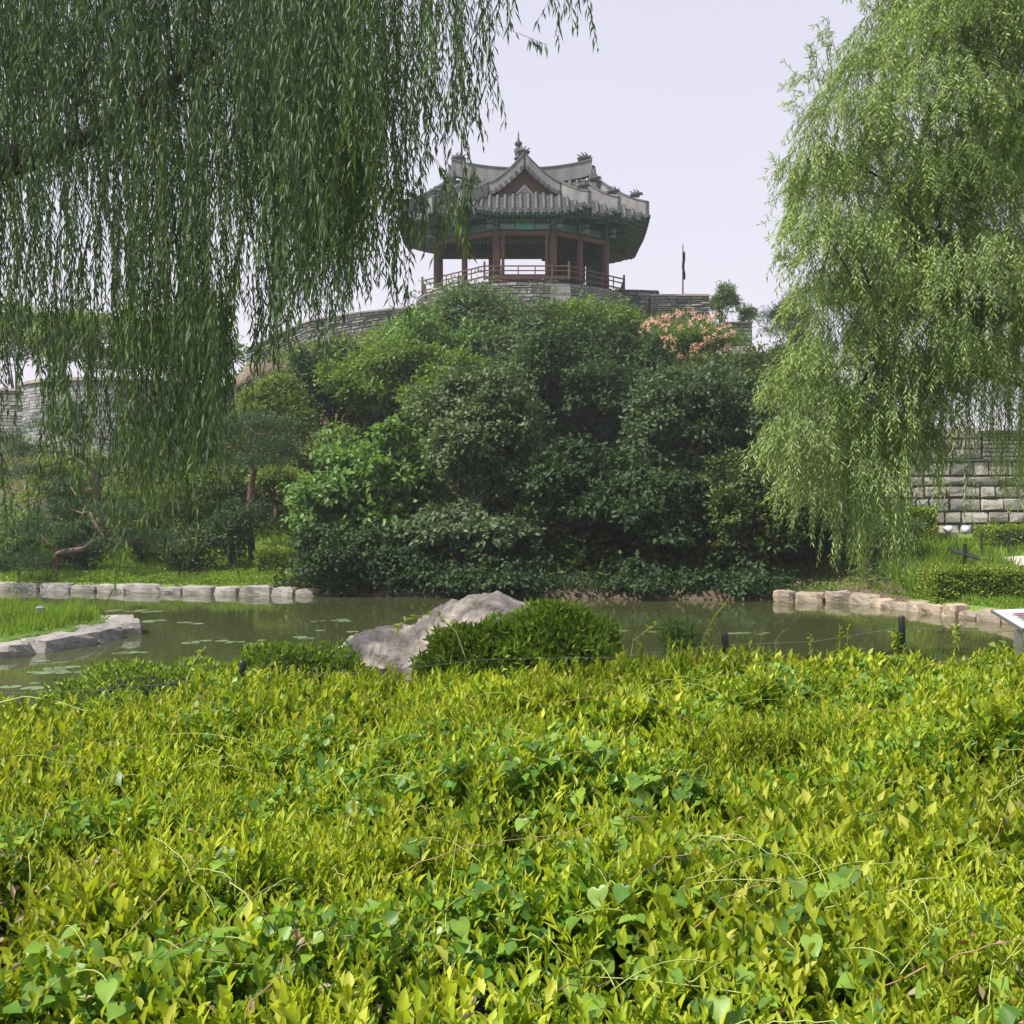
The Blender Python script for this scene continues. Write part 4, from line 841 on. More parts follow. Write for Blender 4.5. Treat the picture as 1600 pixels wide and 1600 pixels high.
T('leafy_shrub', 'yellow-green shrub on the left slope beneath the second pine', 'shrub', 430, 755, 46, 28, 41, LM['fresh'], 5000, .14, .08, 18, .34, tr=.12, tbias=.3)
T('leafy_shrub', 'yellow-green shrub at the foot of the twisted pine on the left', 'shrub', 95, 760, 55, 30, 42, LM['fresh'], 6000, .14, .08, 18, .34, tr=.12, tbias=.3)
T('leafy_shrub', 'low bright bush on the left slope behind the middle willow strands', 'shrub', 290, 790, 74, 44, 41, LM['fresh'], 7000, .14, .08, 18, .34, tr=.12)
T('leafy_shrub', 'dark round bush on the left bank behind the long willow strands', 'shrub', 215, 838, 52, 42, 38, LM['olive'], 5000, .12, .07, 18, .34, tr=.12)
T('leafy_shrub', 'dark round bush left of the trimmed hedge on the left slope', 'shrub', 360, 842, 52, 50, 37, LM['dark'], 6000, .12, .07, 18, .34, tr=.12, tbias=.3)
# silk tree with blossoms
st = tree('silk_tree', 'silk tree with orange-pink blossoms in front of the square merlon', 'tree', 1078, 540, 82, 36, 47.5, LM['maple'], 9000, .2, .06, 26, .26, .45, tr=.18, tbias=-.15)
lv = Leaves()
for i in range(80):
    a = RNG.uniform(0, 2 * math.pi); r_ = RNG.uniform(.1, 1) ** .5; c = P(1075 + 78 * r_ * math.cos(a), 522 + 40 * r_ * math.sin(a) + 4, 45.6 + RNG.uniform(-.6, .6)); n = 15
    B = c + RNG.normal(size=(n, 3)) * .07; D = rdir(n) * .8 + (0, 0, .6); lv.add(B, D, rdir(n), .16, .045, .1)
lv.build('blossoms', M['flower'], st)['kind'] = 'stuff'
# pines with twisted trunks and needle pads
def pine(label, base, joints, pads, nleaf=6500, r0=.16):
    b = P(*base); b[2] = Hs(b[0], b[1]) - .05; r = empty('pine_tree', b, label, 'pine'); tb = MB(); J = [b] + [P(*j) for j in joints]
    J2 = []
    for a, c in zip(J[:-1], J[1:]): J2 += [a, lerp(a, c, .5) + RNG.normal(size=3) * .08]
    J2.append(J[-1]); tb.tube(J2, np.linspace(r0, r0 * .35, len(J2)), 8)
    cl = []
    for (px, py, Yd, rx, ry) in pads:
        rx *= 1.25; ry *= 1.3; c = P(px, py, Yd); R_ = rx / FPX * Yd; near = min(J2, key=lambda j: np.linalg.norm(j - c)); mid = lerp(near, c, .5) + (RNG.normal() * .1, 0, RNG.uniform(-.15, .15))
        tb.tube([near, mid, c], [r0 * .4, r0 * .3, r0 * .12], 6)
        for k in range(5):
            a = RNG.uniform(0, 6.28); cl.append((c[0] + R_ * .55 * math.cos(a), c[1] + R_ * .5 * math.sin(a), c[2] + RNG.uniform(-.5, .5) * ry / FPX * Yd, R_ * .5, R_ * .45, ry / FPX * Yd * .7))
    tb.build('trunk', M['pinebark'], r, True); lv = Leaves(); crown_leaves(lv, cl, nleaf, .17, .022, 12, .1, -.5, shell=.3); lv.build('crown', LM['pine'], r)
pine('twisted pine with a reddish trunk on the left slope below the bastion', (165, 780, 39.5), [(150, 745, 39), (128, 712, 38.8), (140, 680, 38.6), (138, 655, 38.6)], [(140, 650, 38.4, 52, 14), (70, 670, 38.6, 55, 16), (45, 705, 38.4, 50, 16), (200, 695, 38.8, 45, 16), (25, 745, 38, 45, 18), (165, 730, 38, 30, 10), (230, 740, 38.5, 40, 14)], 14000)
pine('small pine with a short dark trunk behind the right fringe of the left willow', (396, 790, 38.5), [(393, 760, 38.2), (398, 735, 38), (385, 705, 38), (400, 680, 38)], [(385, 665, 38, 50, 15), (420, 700, 38, 42, 14), (345, 700, 38, 42, 16), (395, 725, 37.8, 50, 12), (430, 670, 38.6, 35, 12)], 12000)
pine('leaning pine low on the left bank with long bare branches', (80, 905, 35), [(90, 865, 34.8), (130, 858, 34.6), (165, 840, 34.5), (140, 800, 34.6)], [(110, 795, 34.6, 40, 12), (200, 800, 34.4, 45, 14), (60, 830, 34.6, 45, 14), (185, 845, 34.4, 40, 12), (240, 850, 34.6, 38, 12), (30, 880, 34.4, 40, 14), (110, 760, 35, 38, 10)], 13000, .13)
# conifer shrubs in the right corner
T('conifer_shrub', 'dark spreading conifer shrub beneath the willow strands left of the floodlights', 'shrub', 1385, 850, 50, 50, 31, LM['pine'], 8000, .16, .03, 18, .34, .7, tr=.12, tbias=.3)

# ---------------------------------------------------------------- clipped hedges (box-shaped leaf shells)
def hedge(name, label, cat, x0, x1, y0, y1, h, mat, n_, ll=.06, lw=.028, rot=0, z0=None, dome=False, noise=.05, flatbias=.0, core=None, cen=None):
    n = int(n_ * .6); ll *= 1.2; lw *= 1.2; cx_, cy_ = (x0 + x1) / 2, (y0 + y1) / 2; hx, hy = (x1 - x0) / 2, (y1 - y0) / 2
    u = RNG.uniform(-1, 1, (n, 2)); 
    if dome:
        d = rdir(n); d[:, 2] = np.abs(d[:, 2]); s_ = (np.abs(d) ** 2.6).sum(1) ** (1 / 2.6); p = d / s_[:, None] * np.array((hx, hy, h)); nrm = unit(d / np.array((hx, hy, h)))
    else:
        k = RNG.random(n); A = np.array((hx * hy * 4, hx * h * 2, hx * h * 2, hy * h * 2, hy * h * 2)); A = np.cumsum(A / A.sum()); f = np.searchsorted(A, k)
        v = RNG.random(n) * h; p = np.zeros((n, 3)); nrm = np.zeros((n, 3))
        m_ = f == 0; p[m_] = np.stack((u[m_, 0] * hx, u[m_, 1] * hy, np.full(m_.sum(), h)), 1); nrm[m_] = (0, 0, 1)
        for q_, (ax, sg) in enumerate(((1, -1), (1, 1), (0, -1), (0, 1)), 1):
            m_ = f == q_
            if ax == 1: p[m_] = np.stack((u[m_, 0] * hx, np.full(m_.sum(), sg * hy), v[m_]), 1); nrm[m_] = (0, sg, 0)
            else: p[m_] = np.stack((np.full(m_.sum(), sg * hx), u[m_, 1] * hy, v[m_]), 1); nrm[m_] = (sg, 0, 0)
        rr_ = .15; q2 = np.maximum(np.abs(p[:, 0]) - (hx - rr_), 0); q3 = np.maximum(p[:, 2] - (h - rr_), 0); q1 = np.maximum(np.abs(p[:, 1]) - (hy - rr_), 0)
        lq = np.sqrt(q1 ** 2 + q2 ** 2 + q3 ** 2); over = np.maximum(lq - rr_, 0); dirq = np.stack((q2 * np.sign(p[:, 0]), q1 * np.sign(p[:, 1]), q3), 1) / (lq[:, None] + 1e-6); p -= dirq * over[:, None]
        nrm = unit(nrm + dirq * (lq > .05)[:, None])
    p = p - nrm * (RNG.random(n) ** 1.5 * .14)[:, None]; p += nrm * (noise * snoise(p, 4, 1))[:, None] + nrm * (noise * .8 * snoise(p, 11, 2))[:, None]
    cr, sr = math.cos(rot), math.sin(rot); R = np.array(((cr, -sr, 0), (sr, cr, 0), (0, 0, 1)))
    zz = Hs(cx_, cy_) - .08 if z0 is None else z0; off = np.array((cx_, cy_, zz)); p = p @ R.T + off; nrm = nrm @ R.T
    D = unit(nrm * .7 + rdir(n) * .75 + (0, 0, .25)); N = unit(nrm * .4 + rdir(n) * .6 + (0, 0, .3))
    r = empty(name, off, label, cat); lv = Leaves(); lv.add(p, D, N, ll * RNG.uniform(.7, 1.3, n), lw * RNG.uniform(.8, 1.2, n), .25); lv.build('foliage', mat, r)
    m = MB()
    if dome:
        G = np.array([[(hx * .86 * math.cos(a) * math.cos(b) , hy * .86 * math.sin(a) * math.cos(b), h * .86 * math.sin(b)) for b in np.linspace(0, 1.57, 8)] for a in np.linspace(0, 2 * math.pi, 20)]); m.grid(G @ R.T + off)
    else: m.box(off + (0, 0, (h - .14) / 2), (2 * hx - .26, 2 * hy - .26, h - .14), rot)
    m.build('shade_core', M['darkcore'], r); return r
M['darkcore'] = plain('gap_shade', (.035, .035, .015), (.015, .02, .008), 14, .95, bump=.8)  # near-black inner shell; shade between the leaves is put into its colour
hedge('clipped_hedge', 'box-shaped clipped hedge on the lawn above the right shore stones', 'hedge', 10.8, 13.15, 25.9, 27.4, .92, LM['trimmed'], 22000, .06, .035, -.1)
hedge('clipped_hedge', 'low flat-topped yellow-green hedge behind the path at the far right', 'hedge', 15.4, 22, 32.6, 34.2, .62, LM['trimmed'], 26000, .07, .04, -.02)
hedge('clipped_hedge', 'rounded dark-sided hedge at the foot of the fortress wall', 'hedge', 12.4, 13.9, 33.2, 34.6, 1.05, LM['trimmed'], 16000, .07, .035, -.25)
hedge('clipped_hedge', 'pale-topped clipped hedge on the left slope beside the grove', 'hedge', -8.9, -6.3, 35.3, 36.9, .95, LM['trimmed'], 16000, .07, .035)
hedge('clipped_hedge', 'long low hedge across the left slope behind the pines', 'hedge', -19, -12, 42, 43, .8, LM['trimmed'], 22000, .09, .05, .04)
hedge('dome_shrub', 'dark glossy dome-shaped azalea right of the garden rock', 'shrub', -.3, .92, 7.7, 8.9, .86, LM['azalea'], 22000, .055, .02, 0, z0=.8, dome=True, noise=.06)
hedge('dome_shrub', 'lower dark glossy azalea overlapping the foot of the garden rock', 'shrub', -.78, .35, 7.6, 8.6, .74, LM['azalea'], 17000, .055, .02, 0, z0=.8, dome=True, noise=.06)
hedge('low_hedge', 'low dark azalea hedge running left from the garden rock', 'hedge', -2.4, -1.05, 7.75, 8.55, .66, LM['azalea'], 13000, .04, .016, .1, z0=.74, dome=True, noise=.04)
hedge('low_hedge', 'lowest dark azalea mound at the left end of the near shore', 'hedge', -3.5, -1.8, 7.0, 8.0, .64, LM['azalea'], 13000, .04, .016, .25, z0=.7, dome=True, noise=.04)

# ---------------------------------------------------------------- grass and weeds
def blades(name, x0, x1, y0, y1, n, hgt, wd, mat, keep, label, tries=1, lean=.35):
    x = RNG.uniform(x0, x1, n); y = RNG.uniform(y0, y1, n); k = keep(x, y); x, y = x[k], y[k]; n = len(x); z = H(x, y) - .02
    hh = hgt * RNG.uniform(.5, 1.3, n) * (1 + .5 * snoise(np.stack((x, y, x * 0), -1), 1.3)); lv = Leaves(); D = rdir(n) * lean + (0, 0, 1)
    lv.add(np.stack((x, y, z), 1), D, rdir(n) + (0, -.5, 0), hh, wd, .1); o = lv.build(name, mat); tag(o, label, 'grass', kind='stuff'); return o
blades('grass', -17, -8, 15, 25, 45000, .3, .022, M['grass'], lambda x, y: sdist(PEN, x, y) < -.35, 'bright green grass covering the spit at the left of the pond')
blades('grass', -24, -5.2, 32, 41, 45000, .26, .034, M['grass'], lambda x, y: (shore(x, y) > .4) & ((x < -7.5) | (y > 35.5)), 'green grass on the left bank behind the shore stones')
blades('grass', 9.8, 21, 21, 34, 60000, .18, .028, M['grass'], lambda x, y: (shore(x, y) > .35) & (x + (y - 24) * -.35 > 9.4) & ~((y > 29.0) & (y < 32)), 'green lawn on the right bank around the clipped hedge')
blades('tall_weeds', 11, 15, 27.5, 31.5, 9000, .55, .03, M['grass'], lambda x, y: (shore(x, y) > .6), 'tall yellow-green weeds on the slope left of the footpath', lean=.5)
blades('tall_weeds', 3.3, 9, 8.6, 11.5, 9000, .32, .02, M['grass'], lambda x, y: shore(x, y) > .1, 'bright weeds on the near right shore beside the sign')

def cover(x0, x1, y0, y1, n, keep, label, mat, hh=.18, ll=.07):
    x = RNG.uniform(x0, x1, n); y = RNG.uniform(y0, y1, n); k = keep(x, y); x, y = x[k], y[k]; n = len(x); bm_ = np.clip(.6 + .6 * snoise(np.stack((x, y, x * 0), -1), 1.1, 3), .1, 1.3)
    lv = Leaves(); lv.add(np.stack((x, y, H(x, y) + RNG.random(n) * hh * bm_), 1), rdir(n) + (0, -.2, .4), rdir(n) * .6 + (0, 0, 1), ll * RNG.uniform(.6, 1.3, n), ll * .55, .25); tag(lv.build('bank_weeds', mat), label, 'weeds', kind='stuff')
cover(-20, -4, 31.5, 37.5, 34000, lambda x, y: (shore(x, y) > .1) & (shore(x, y) < 4.5), 'leafy weeds along the left bank behind the shore stones', M['grass'], .3, .1)
cover(-32, -6.5, 38, 57, 26000, lambda x, y: (x < -12) | (y > 41), 'leafy ground cover on the upper left slope below the battlement', LM['fresh'], .7, .22)
cover(-17, 12.5, 15, 36, 150000, lambda x, y: (np.abs(shore(x, y) - .12) < .2) & ((x > 7) | (x < -5.5)) & (snoise(np.stack((x, y, x * 0), -1), 1.8, 3) > .0), 'small weeds creeping over the tops of the shore stones', M['grass'], .28, .06)
cover(-7.5, 8, 29.6, 32.6, 16000, lambda x, y: (shore(x, y) > -.12) & (shore(x, y) < 1.2), 'dark ivy and ferns hanging over the shaded bank at the waterline below the grove', LM['dark'], .4, .15)
cover(9, 20, 21, 34, 34000, lambda x, y: (shore(x, y) > .2) & ~((y > 29) & (y < 32) & (x > 14)), 'leafy weeds in the lawn of the right bank', M['grass'], .16, .07)
cover(6.5, 12, 27.5, 33.5, 9000, lambda x, y: (shore(x, y) > .3) & (snoise(np.stack((x, y, x * 0), -1), 1.5, 1) > -.2), 'patchy brownish weeds on the bare slope under the right willow', LM['olive'], .25, .1)
# ---------------------------------------------------------------- foreground hedge
def far_edge(x):                                       # depth where the big hedge ends
    return np.interp(x, [-4.5, -3.2, -2.4, -1.2, 0, 1.5, 3.0, 5.0], [5.3, 5.6, 6.3, 7.0, 7.2, 7.3, 7.6, 8.2])
def topz(x, y):
    p = np.stack((x, y, x * 0), -1); fe = far_edge(x)
    z = 1.37 + .05 * snoise(p, 1.1, 1) + .06 * snoise(p, 2.6, 2) + .04 * snoise(p, 6, 3) - .012 * (y - 3)
    z += .012 * x * sstep(3, 7, y)
    z = z - .1 * sstep(-.35, -.85, snoise(p, 1.7, 4))
    return z - .5 * sstep(fe - .25, fe + .35, y)
fh = empty('foreground_hedge', (0, 4, .8), 'broad overgrown yellow-green hedge filling the whole foreground', 'hedge')
gx_ = np.linspace(-6.5, 6.5, 120); gy_ = np.linspace(-.6, 8.8, 100); GX, GY = np.meshgrid(gx_, gy_); GZ = topz(GX.ravel(), GY.ravel()).reshape(GX.shape) - .17; GZ = np.maximum(GZ, .7)
m = MB(); m.grid(np.stack((GX, GY, GZ), -1), t=.5); m.build('shade_core', M['darkcore'], fh, True)  # dark sheet under the leaves, painted as the shade in their gaps
lv = Leaves()
ns = 41000; yy = 1.5 + (8.0 - 1.5) * RNG.random(ns) ** .75; xw = .62 * yy + .35; xx = RNG.uniform(-1, 1, ns) * xw
k = yy < far_edge(xx) + .25; xx, yy = xx[k], yy[k]; ns = len(xx); hol = snoise(np.stack((xx, yy, xx * 0), -1), 1.7, 4)
k = RNG.random(ns) < np.clip(1.0 + 1.3 * np.minimum(hol + .3, 0), .08, 1); xx, yy = xx[k], yy[k]; ns = len(xx)
z = topz(xx, yy); kind = snoise(np.stack((xx, yy, xx * 0 + 3), -1), 1.1, 5)
sdir = unit(np.stack((RNG.normal(size=ns) * .3, RNG.normal(size=ns) * .3 - .1, np.ones(ns)), 1)); slen = RNG.uniform(.06, .22, ns) * np.where(RNG.random(ns) < .12, 1.35, 1)
base = np.stack((xx, yy, z - RNG.uniform(.08, .2, ns)), 1); st_t = RNG.random(ns) ** 1.2; az0 = RNG.uniform(0, 6.28, ns)
for j in range(9):
    f = (j + .6) / 9; az = az0 + j * 2.4 + RNG.normal(size=ns) * .3; sp = .75 - .45 * f
    Bp = base + sdir * (slen * f)[:, None]; D = sdir + np.stack((np.cos(az) * sp, np.sin(az) * sp, np.zeros(ns)), 1) * 1.2
    N = sdir * .8 - np.stack((np.cos(az), np.sin(az), np.zeros(ns)), 1) * .3 + rdir(ns) * .25
    big = 1 + .25 * kind; Ln = (.036 + .0035 * np.clip(yy, 2, 7) - .02 * abs(f - .45)) * RNG.uniform(.75, 1.25, ns) * big; Wd = Ln * np.where(kind > .35, .46, .31) * RNG.uniform(.85, 1.2, ns)
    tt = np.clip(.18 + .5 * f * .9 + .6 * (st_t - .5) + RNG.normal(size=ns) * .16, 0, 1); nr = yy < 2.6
    lv.add(Bp[nr], D[nr], N[nr], Ln[nr], Wd[nr], .3, .12, True, tt[nr]); lv.add(Bp[~nr], D[~nr], N[~nr], Ln[~nr] * 1.12, Wd[~nr] * 1.15, .3, .1, False, tt[~nr])
nsp = 5200; y2 = 1.6 + 6.2 * RNG.random(nsp) ** .85; x2 = RNG.uniform(-1, 1, nsp) * (.62 * y2 + .35); k = (y2 < far_edge(x2) + .1) & (snoise(np.stack((x2, y2, x2 * 0 + 9), -1), 1.6, 3) > -.25); x2, y2 = x2[k], y2[k]; nsp = len(x2)
b2 = np.stack((x2, y2, topz(x2, y2) - .04), 1); sd2 = unit(np.stack((RNG.normal(size=nsp) * .3, RNG.normal(size=nsp) * .3 - .1, np.ones(nsp)), 1)); h2 = RNG.uniform(.05, .17, nsp); a2 = RNG.uniform(0, 6.28, nsp); t2 = RNG.random(nsp)
for j in range(12):
    f = j / 11; az = a2 + j * 2.4; sp = .9 - .65 * f; Bp = b2 + sd2 * (h2 * f)[:, None]; D = sd2 + np.stack((np.cos(az) * sp, np.sin(az) * sp, np.zeros(nsp)), 1)
    Ln = RNG.uniform(.045, .075, nsp) * (1 - .3 * f); lv.add(Bp, D, sd2 - np.stack((np.cos(az), np.sin(az), np.zeros(nsp)), 1) * .4 + rdir(nsp) * .2, Ln, Ln * .2, .25, .15, False, np.clip(.45 + .3 * f + .3 * (t2 - .5) + RNG.normal(size=nsp) * .1, 0, 1))
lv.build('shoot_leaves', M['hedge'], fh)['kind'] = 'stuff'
# low dense fill leaves
lv = Leaves(); n = 45000; yy = 1.5 + 6.6 * RNG.random(n) ** .8; xx = RNG.uniform(-1, 1, n) * (.62 * yy + .35); k = yy < far_edge(xx) + .35; xx, yy = xx[k], yy[k]; n = len(xx)
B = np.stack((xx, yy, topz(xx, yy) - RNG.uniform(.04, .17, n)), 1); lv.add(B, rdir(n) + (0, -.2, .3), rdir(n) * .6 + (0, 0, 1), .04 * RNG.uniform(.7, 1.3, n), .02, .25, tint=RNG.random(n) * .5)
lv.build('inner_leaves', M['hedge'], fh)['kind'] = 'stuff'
lv = Leaves(); n = 60000; yy = 1.5 + 6.4 * RNG.random(n) ** .8; xx = RNG.uniform(-1, 1, n) * (.62 * yy + .35); pn_ = snoise(np.stack((xx, yy, xx * 0 - 4), -1), 1.3, 2); k = (yy < far_edge(xx) + .1) & (pn_ > .15); xx, yy = xx[k], yy[k]; n = len(xx)
B = np.stack((xx, yy, topz(xx, yy) + RNG.uniform(-.08, .075, n)), 1); Ln = RNG.uniform(.025, .052, n); lv.add(B, rdir(n) + (0, -.4, -.1), rdir(n) * .5 + (0, -.2, 1), Ln, Ln * .85, .12, .15, False, tint=RNG.random(n))
M['creeper'] = leafmat('creeper_leaf', [(.05, .14, .02), (.12, .25, .025), (.24, .38, .04)], .35, .42, .35)
lv.build('creeper_leaves', M['creeper'], fh)['kind'] = 'stuff'
# dry leaves
lv = Leaves()
for cx_, cy_, r_, n in ((-1.35, 2.9, .35, 110), (-1.2, 2.6, .25, 70), (.55, 3.6, .3, 60), (1.1, 2.05, .22, 70), (.9, 1.75, .2, 50), (-.5, 2.3, .25, 40), (1.9, 3.4, .3, 60), (-1.9, 4.2, .4, 60), (0, 4.5, 3, 160)):
    x = cx_ + RNG.normal(size=n) * r_; y = cy_ + RNG.normal(size=n) * r_ * .7; y = np.clip(y, 1, 6.5); lv.add(np.stack((x, y, topz(x, y) - RNG.uniform(.0, .1, n) + .07), 1), rdir(n), rdir(n) + (0, 0, .5), .035 * RNG.uniform(.6, 1.3, n), .014, .4)
lv.build('dry_leaves', M['dry'], fh)['kind'] = 'stuff'
# runner stems
def arc_stem(a, b, h, r=.0028, wob=.02):
    a = np.array(a, float); b = np.array(b, float); n = 12; pts = [lerp(a, b, u) + (0, 0, h * 4 * u * (1 - u)) + RNG.normal(size=3) * wob * .3 for u in np.linspace(0, 1, n)]; m = MB(); m.tube(pts, np.linspace(r, r * .5, n), 5); return m, pts
for i in range(90):
    x = RNG.uniform(-1, 1); y = RNG.uniform(1.5, 6.6); x *= .55 * y; a = RNG.uniform(-2.6, 2.6); l = RNG.uniform(.2, .6); x2, y2 = x + l * math.cos(a), min(y + l * math.sin(a) * .6, 6.8)
    z1, z2 = topz(np.array([x, x2]), np.array([y, y2])); m, pts = arc_stem((x, y, z1 + .03), (x2, y2, z2 + .1), RNG.uniform(.02, .08), .0016 + .0004 * y / 3)
    m.build('runner_stem', M['stem'] if i % 4 else M['drystem'], fh, True)
# ---------------------------------------------------------------- heart-leaved vines : each large leaf is its own part
def heart_mesh(name):
    prof = [(0, 0), (.10, -.10), (.26, -.13), (.42, -.02), (.47, .16), (.42, .38), (.28, .62), (.12, .84), (0, 1.0)]
    V = []; F = []; me = bpy.data.meshes.new(name)
    for s_ in (1, -1):
        for (x, y) in prof: V.append((s_ * x, y, .18 * x - .35 * x * x * 1.2 - .16 * y * y + .012 * math.sin(y * 22) * x * 3))
    mid = [(0, y, -.03 - .16 * y * y) for y in (.0, .12, .3, .5, .75)]
    b = len(V); V += mid
    near = [0, 0, 0, 1, 1, 2, 3, 4, 4]
    for k, s0 in ((0, 0), (1, 9)):
        for i in range(8):
            f = (s0 + i, s0 + i + 1, b + near[i + 1]) if near[i] == near[i + 1] else (s0 + i, s0 + i + 1, b + near[i + 1], b + near[i])
            F.append(f if k == 0 else f[::-1])
    me.from_pydata(V, [], F); at = me.attributes.new('tint', 'FLOAT', 'FACE'); t_ = random.random()
    at.data.foreach_set('value', [t_] * len(F)); me.materials.append(M['vine']); me.polygons.foreach_set('use_smooth', [True] * len(F)); return me
hearts = [heart_mesh('heart_leaf') for _ in range(6)]
def vine(label, spots, size, base=None):
    x0, y0 = P(spots[0][0], 0, 1)[0], 0
    r = None; prev = None; mb = MB(); 
    pos = []
    for (px, py) in spots:
        # walk the view ray down to the hedge top
        Yd = 1.0
        while Yd < 7.6:
            q = P(px, py, Yd)
            if q[2] < float(topz(np.array([q[0]]), np.array([q[1]]))[0]) + .03: break
            Yd += .03
        pos.append(q + (0, -.02, .06))
    r = empty('heart_leaved_vine', pos[0] - (0, 0, .1), label, 'vine'); org = WORG[r.name]
    for i, q in enumerate(pos):
        for k in range(2 if i % 2 else 3):
            o = bpy.data.objects.new('leaf', random.choice(hearts)); COL.objects.link(o); o.parent = r; s_ = size * random.uniform(.6, 1.05) * float(np.interp(q[1], [2.0, 4.0], [.72, 1]))
            o.location = q - org + np.array((random.uniform(-.05, .05), random.uniform(-.05, .05), random.uniform(-.035, .005) - .02 * k)); o.scale = (s_,) * 3
            o.rotation_euler = (random.uniform(-.75, .1), random.uniform(-.5, .5), random.choice((math.pi, math.pi, math.pi * .8, math.pi * 1.2)) + random.uniform(-.6, .6))
    for a, b in zip(pos[:-1], pos[1:]):
        if np.linalg.norm(a - b) < .8: mid_ = lerp(a, b, .5) + RNG.normal(size=3) * .03 + (0, 0, .03); mb.tube([(1 - u) ** 2 * (a - (0, 0, .03)) + 2 * u * (1 - u) * mid_ + u * u * (b - (0, 0, .03)) for u in np.linspace(0, 1, 8)], .0014, 5)
    if mb.n: mb.build('vine_stems', M['stem'], r, True)['kind'] = 'stuff'
vine('heart-leaved vine near the top of the hedge right of centre', [(1170, 1058), (1215, 1050), (1245, 1072), (1180, 1095), (1120, 1120), (1230, 1100), (1265, 1090), (1150, 1070), (1140, 1035)], .085)
vine('heart-leaved vine near the top of the hedge left of the rear right stake', [(1310, 1105), (1330, 1100), (1355, 1040), (1350, 1070), (1372, 1060), (1400, 1035), (1420, 1100)], .085)
vine('heart-leaved vine with a dark gap beside it in the middle of the hedge', [(850, 1190), (880, 1180), (870, 1200), (905, 1165), (920, 1175), (790, 1150), (840, 1170), (950, 1185), (815, 1215)], .075)
vine('vine with folded heart leaves right of the hedge centre', [(985, 1225), (1010, 1240), (1080, 1220), (1095, 1235), (1020, 1215), (1060, 1245), (1110, 1230), (950, 1300), (970, 1290), (1000, 1270)], .075)
vine('lush heart-leaved vine in the lower middle right of the hedge', [(1065, 1345), (1105, 1340), (1190, 1350), (1080, 1415), (1100, 1425), (1150, 1350), (1125, 1330), (1170, 1400), (1235, 1420), (1260, 1400), (1220, 1350), (1290, 1410), (1060, 1400)], .075)
vine('heart-leaved vine at the lower centre-left of the hedge', [(690, 1290), (720, 1285), (700, 1430), (715, 1490), (660, 1480), (750, 1400), (770, 1380), (640, 1330), (810, 1290), (840, 1310), (800, 1420)], .07)
vine('heart-leaved vine in the lower left of the hedge', [(375, 1360), (370, 1420), (395, 1430), (470, 1400), (340, 1480), (430, 1520), (300, 1510), (245, 1500)], .07)
vine('large heart leaves at the right rim of the hedge', [(1560, 1010), (1580, 1045), (1545, 1050), (1460, 1105), (1480, 1120), (1530, 1090)], .08)
vine('heart-leaved vine in the bottom right corner of the hedge', [(1215, 1475), (1240, 1500), (1330, 1390), (1370, 1420), (1450, 1480), (1500, 1400), (1530, 1440), (1400, 1540), (1310, 1500)], .07)
vine('sparse heart-leaved vine in the upper left of the hedge', [(110, 1190), (180, 1230), (260, 1240), (330, 1200), (420, 1180), (240, 1160), (520, 1210), (560, 1270)], .065)

vine('heart-leaved vine spreading over the centre of the hedge above the lowest gap', [(880, 1260), (910, 1275), (940, 1330), (860, 1330), (900, 1370), (950, 1400), (980, 1440), (890, 1450), (930, 1480)], .075)
vine('heart-leaved vine right of the centre near the brown twigs', [(1310, 1230), (1350, 1210), (1380, 1260), (1420, 1300), (1340, 1290), (1290, 1320), (1450, 1240)], .07)
vine('heart-leaved vine low in the hedge below the centre', [(1000, 1520), (1040, 1500), (1080, 1550), (1130, 1530), (960, 1560), (900, 1540), (1170, 1570)], .075)
vine('heart-leaved vine left of the hedge centre behind the runner stems', [(600, 1180), (640, 1170), (620, 1220), (560, 1240), (660, 1240), (700, 1210)], .07)
vine('small heart-leaved vine in the bottom left corner of the hedge', [(60, 1500), (100, 1480), (150, 1520), (80, 1560), (180, 1570)], .07)
# weeds rising over the hedge edge
def weed(label, pts, mat='stem', leaf=.05, n=8, r=.004, lm='hedge', leafw=.4):
    Q = [P(*p) for p in pts]; rt = empty('tall_weed', Q[0], label, 'weed'); u = np.linspace(0, 1, len(Q)); uu = np.linspace(0, 1, 14); A = np.array(Q); C = np.stack([np.interp(uu, u, A[:, i]) for i in range(3)], 1)
    m = MB(); m.tube(C, np.linspace(r, r * .4, 14), 5); m.build('stem', M[mat], rt, True)
    lv = Leaves(); k = RNG.uniform(.25, 1, n); B = np.stack([np.interp(k, uu, C[:, i]) for i in range(3)], 1); lv.add(B, rdir(n) + (0, 0, .35), rdir(n) + (0, 0, 1), leaf * RNG.uniform(.6, 1.2, n), leaf * leafw, .2, .1, True); lv.build('leaves', M[lm], rt)
weed('tall pale curving weed stem left of the first dark stake', [(1095, 1035, 7.2), (1098, 1000, 7.2), (1115, 965, 7.15), (1134, 942, 7.1)], n=14, r=.007, leaf=.05)
weed('thin forked weed stem by the right edge of the dome shrub', [(985, 1030, 7.3), (990, 1000, 7.3), (1010, 985, 7.3), (1027, 975, 7.3)], n=12)
weed('drooping weed tip over the garden rock', [(730, 1035, 7.2), (712, 985, 7.2), (680, 958, 7.2), (640, 965, 7.2), (622, 980, 7.2)], n=14, r=.005, leaf=.06)
weed('leafy upright weed between the two dark stakes', [(1313, 1040, 7.6), (1312, 1010, 7.6), (1312, 978, 7.6)], n=34, r=.004, leaf=.04)
weed('leafy upright weed beside the tallest one between the stakes', [(1326, 1040, 7.7), (1324, 1010, 7.7), (1325, 976, 7.7)], n=30, r=.003, leaf=.035)
weed('small spindly weed left of the upright weeds', [(1268, 1040, 7.6), (1267, 1010, 7.6), (1266, 990, 7.6)], n=20, r=.003, leaf=.035)
weed('bushy weed close to the taller dark stake', [(1402, 1045, 7.4), (1401, 1015, 7.4), (1400, 992, 7.4)], n=50, r=.005, leaf=.07, leafw=.3)
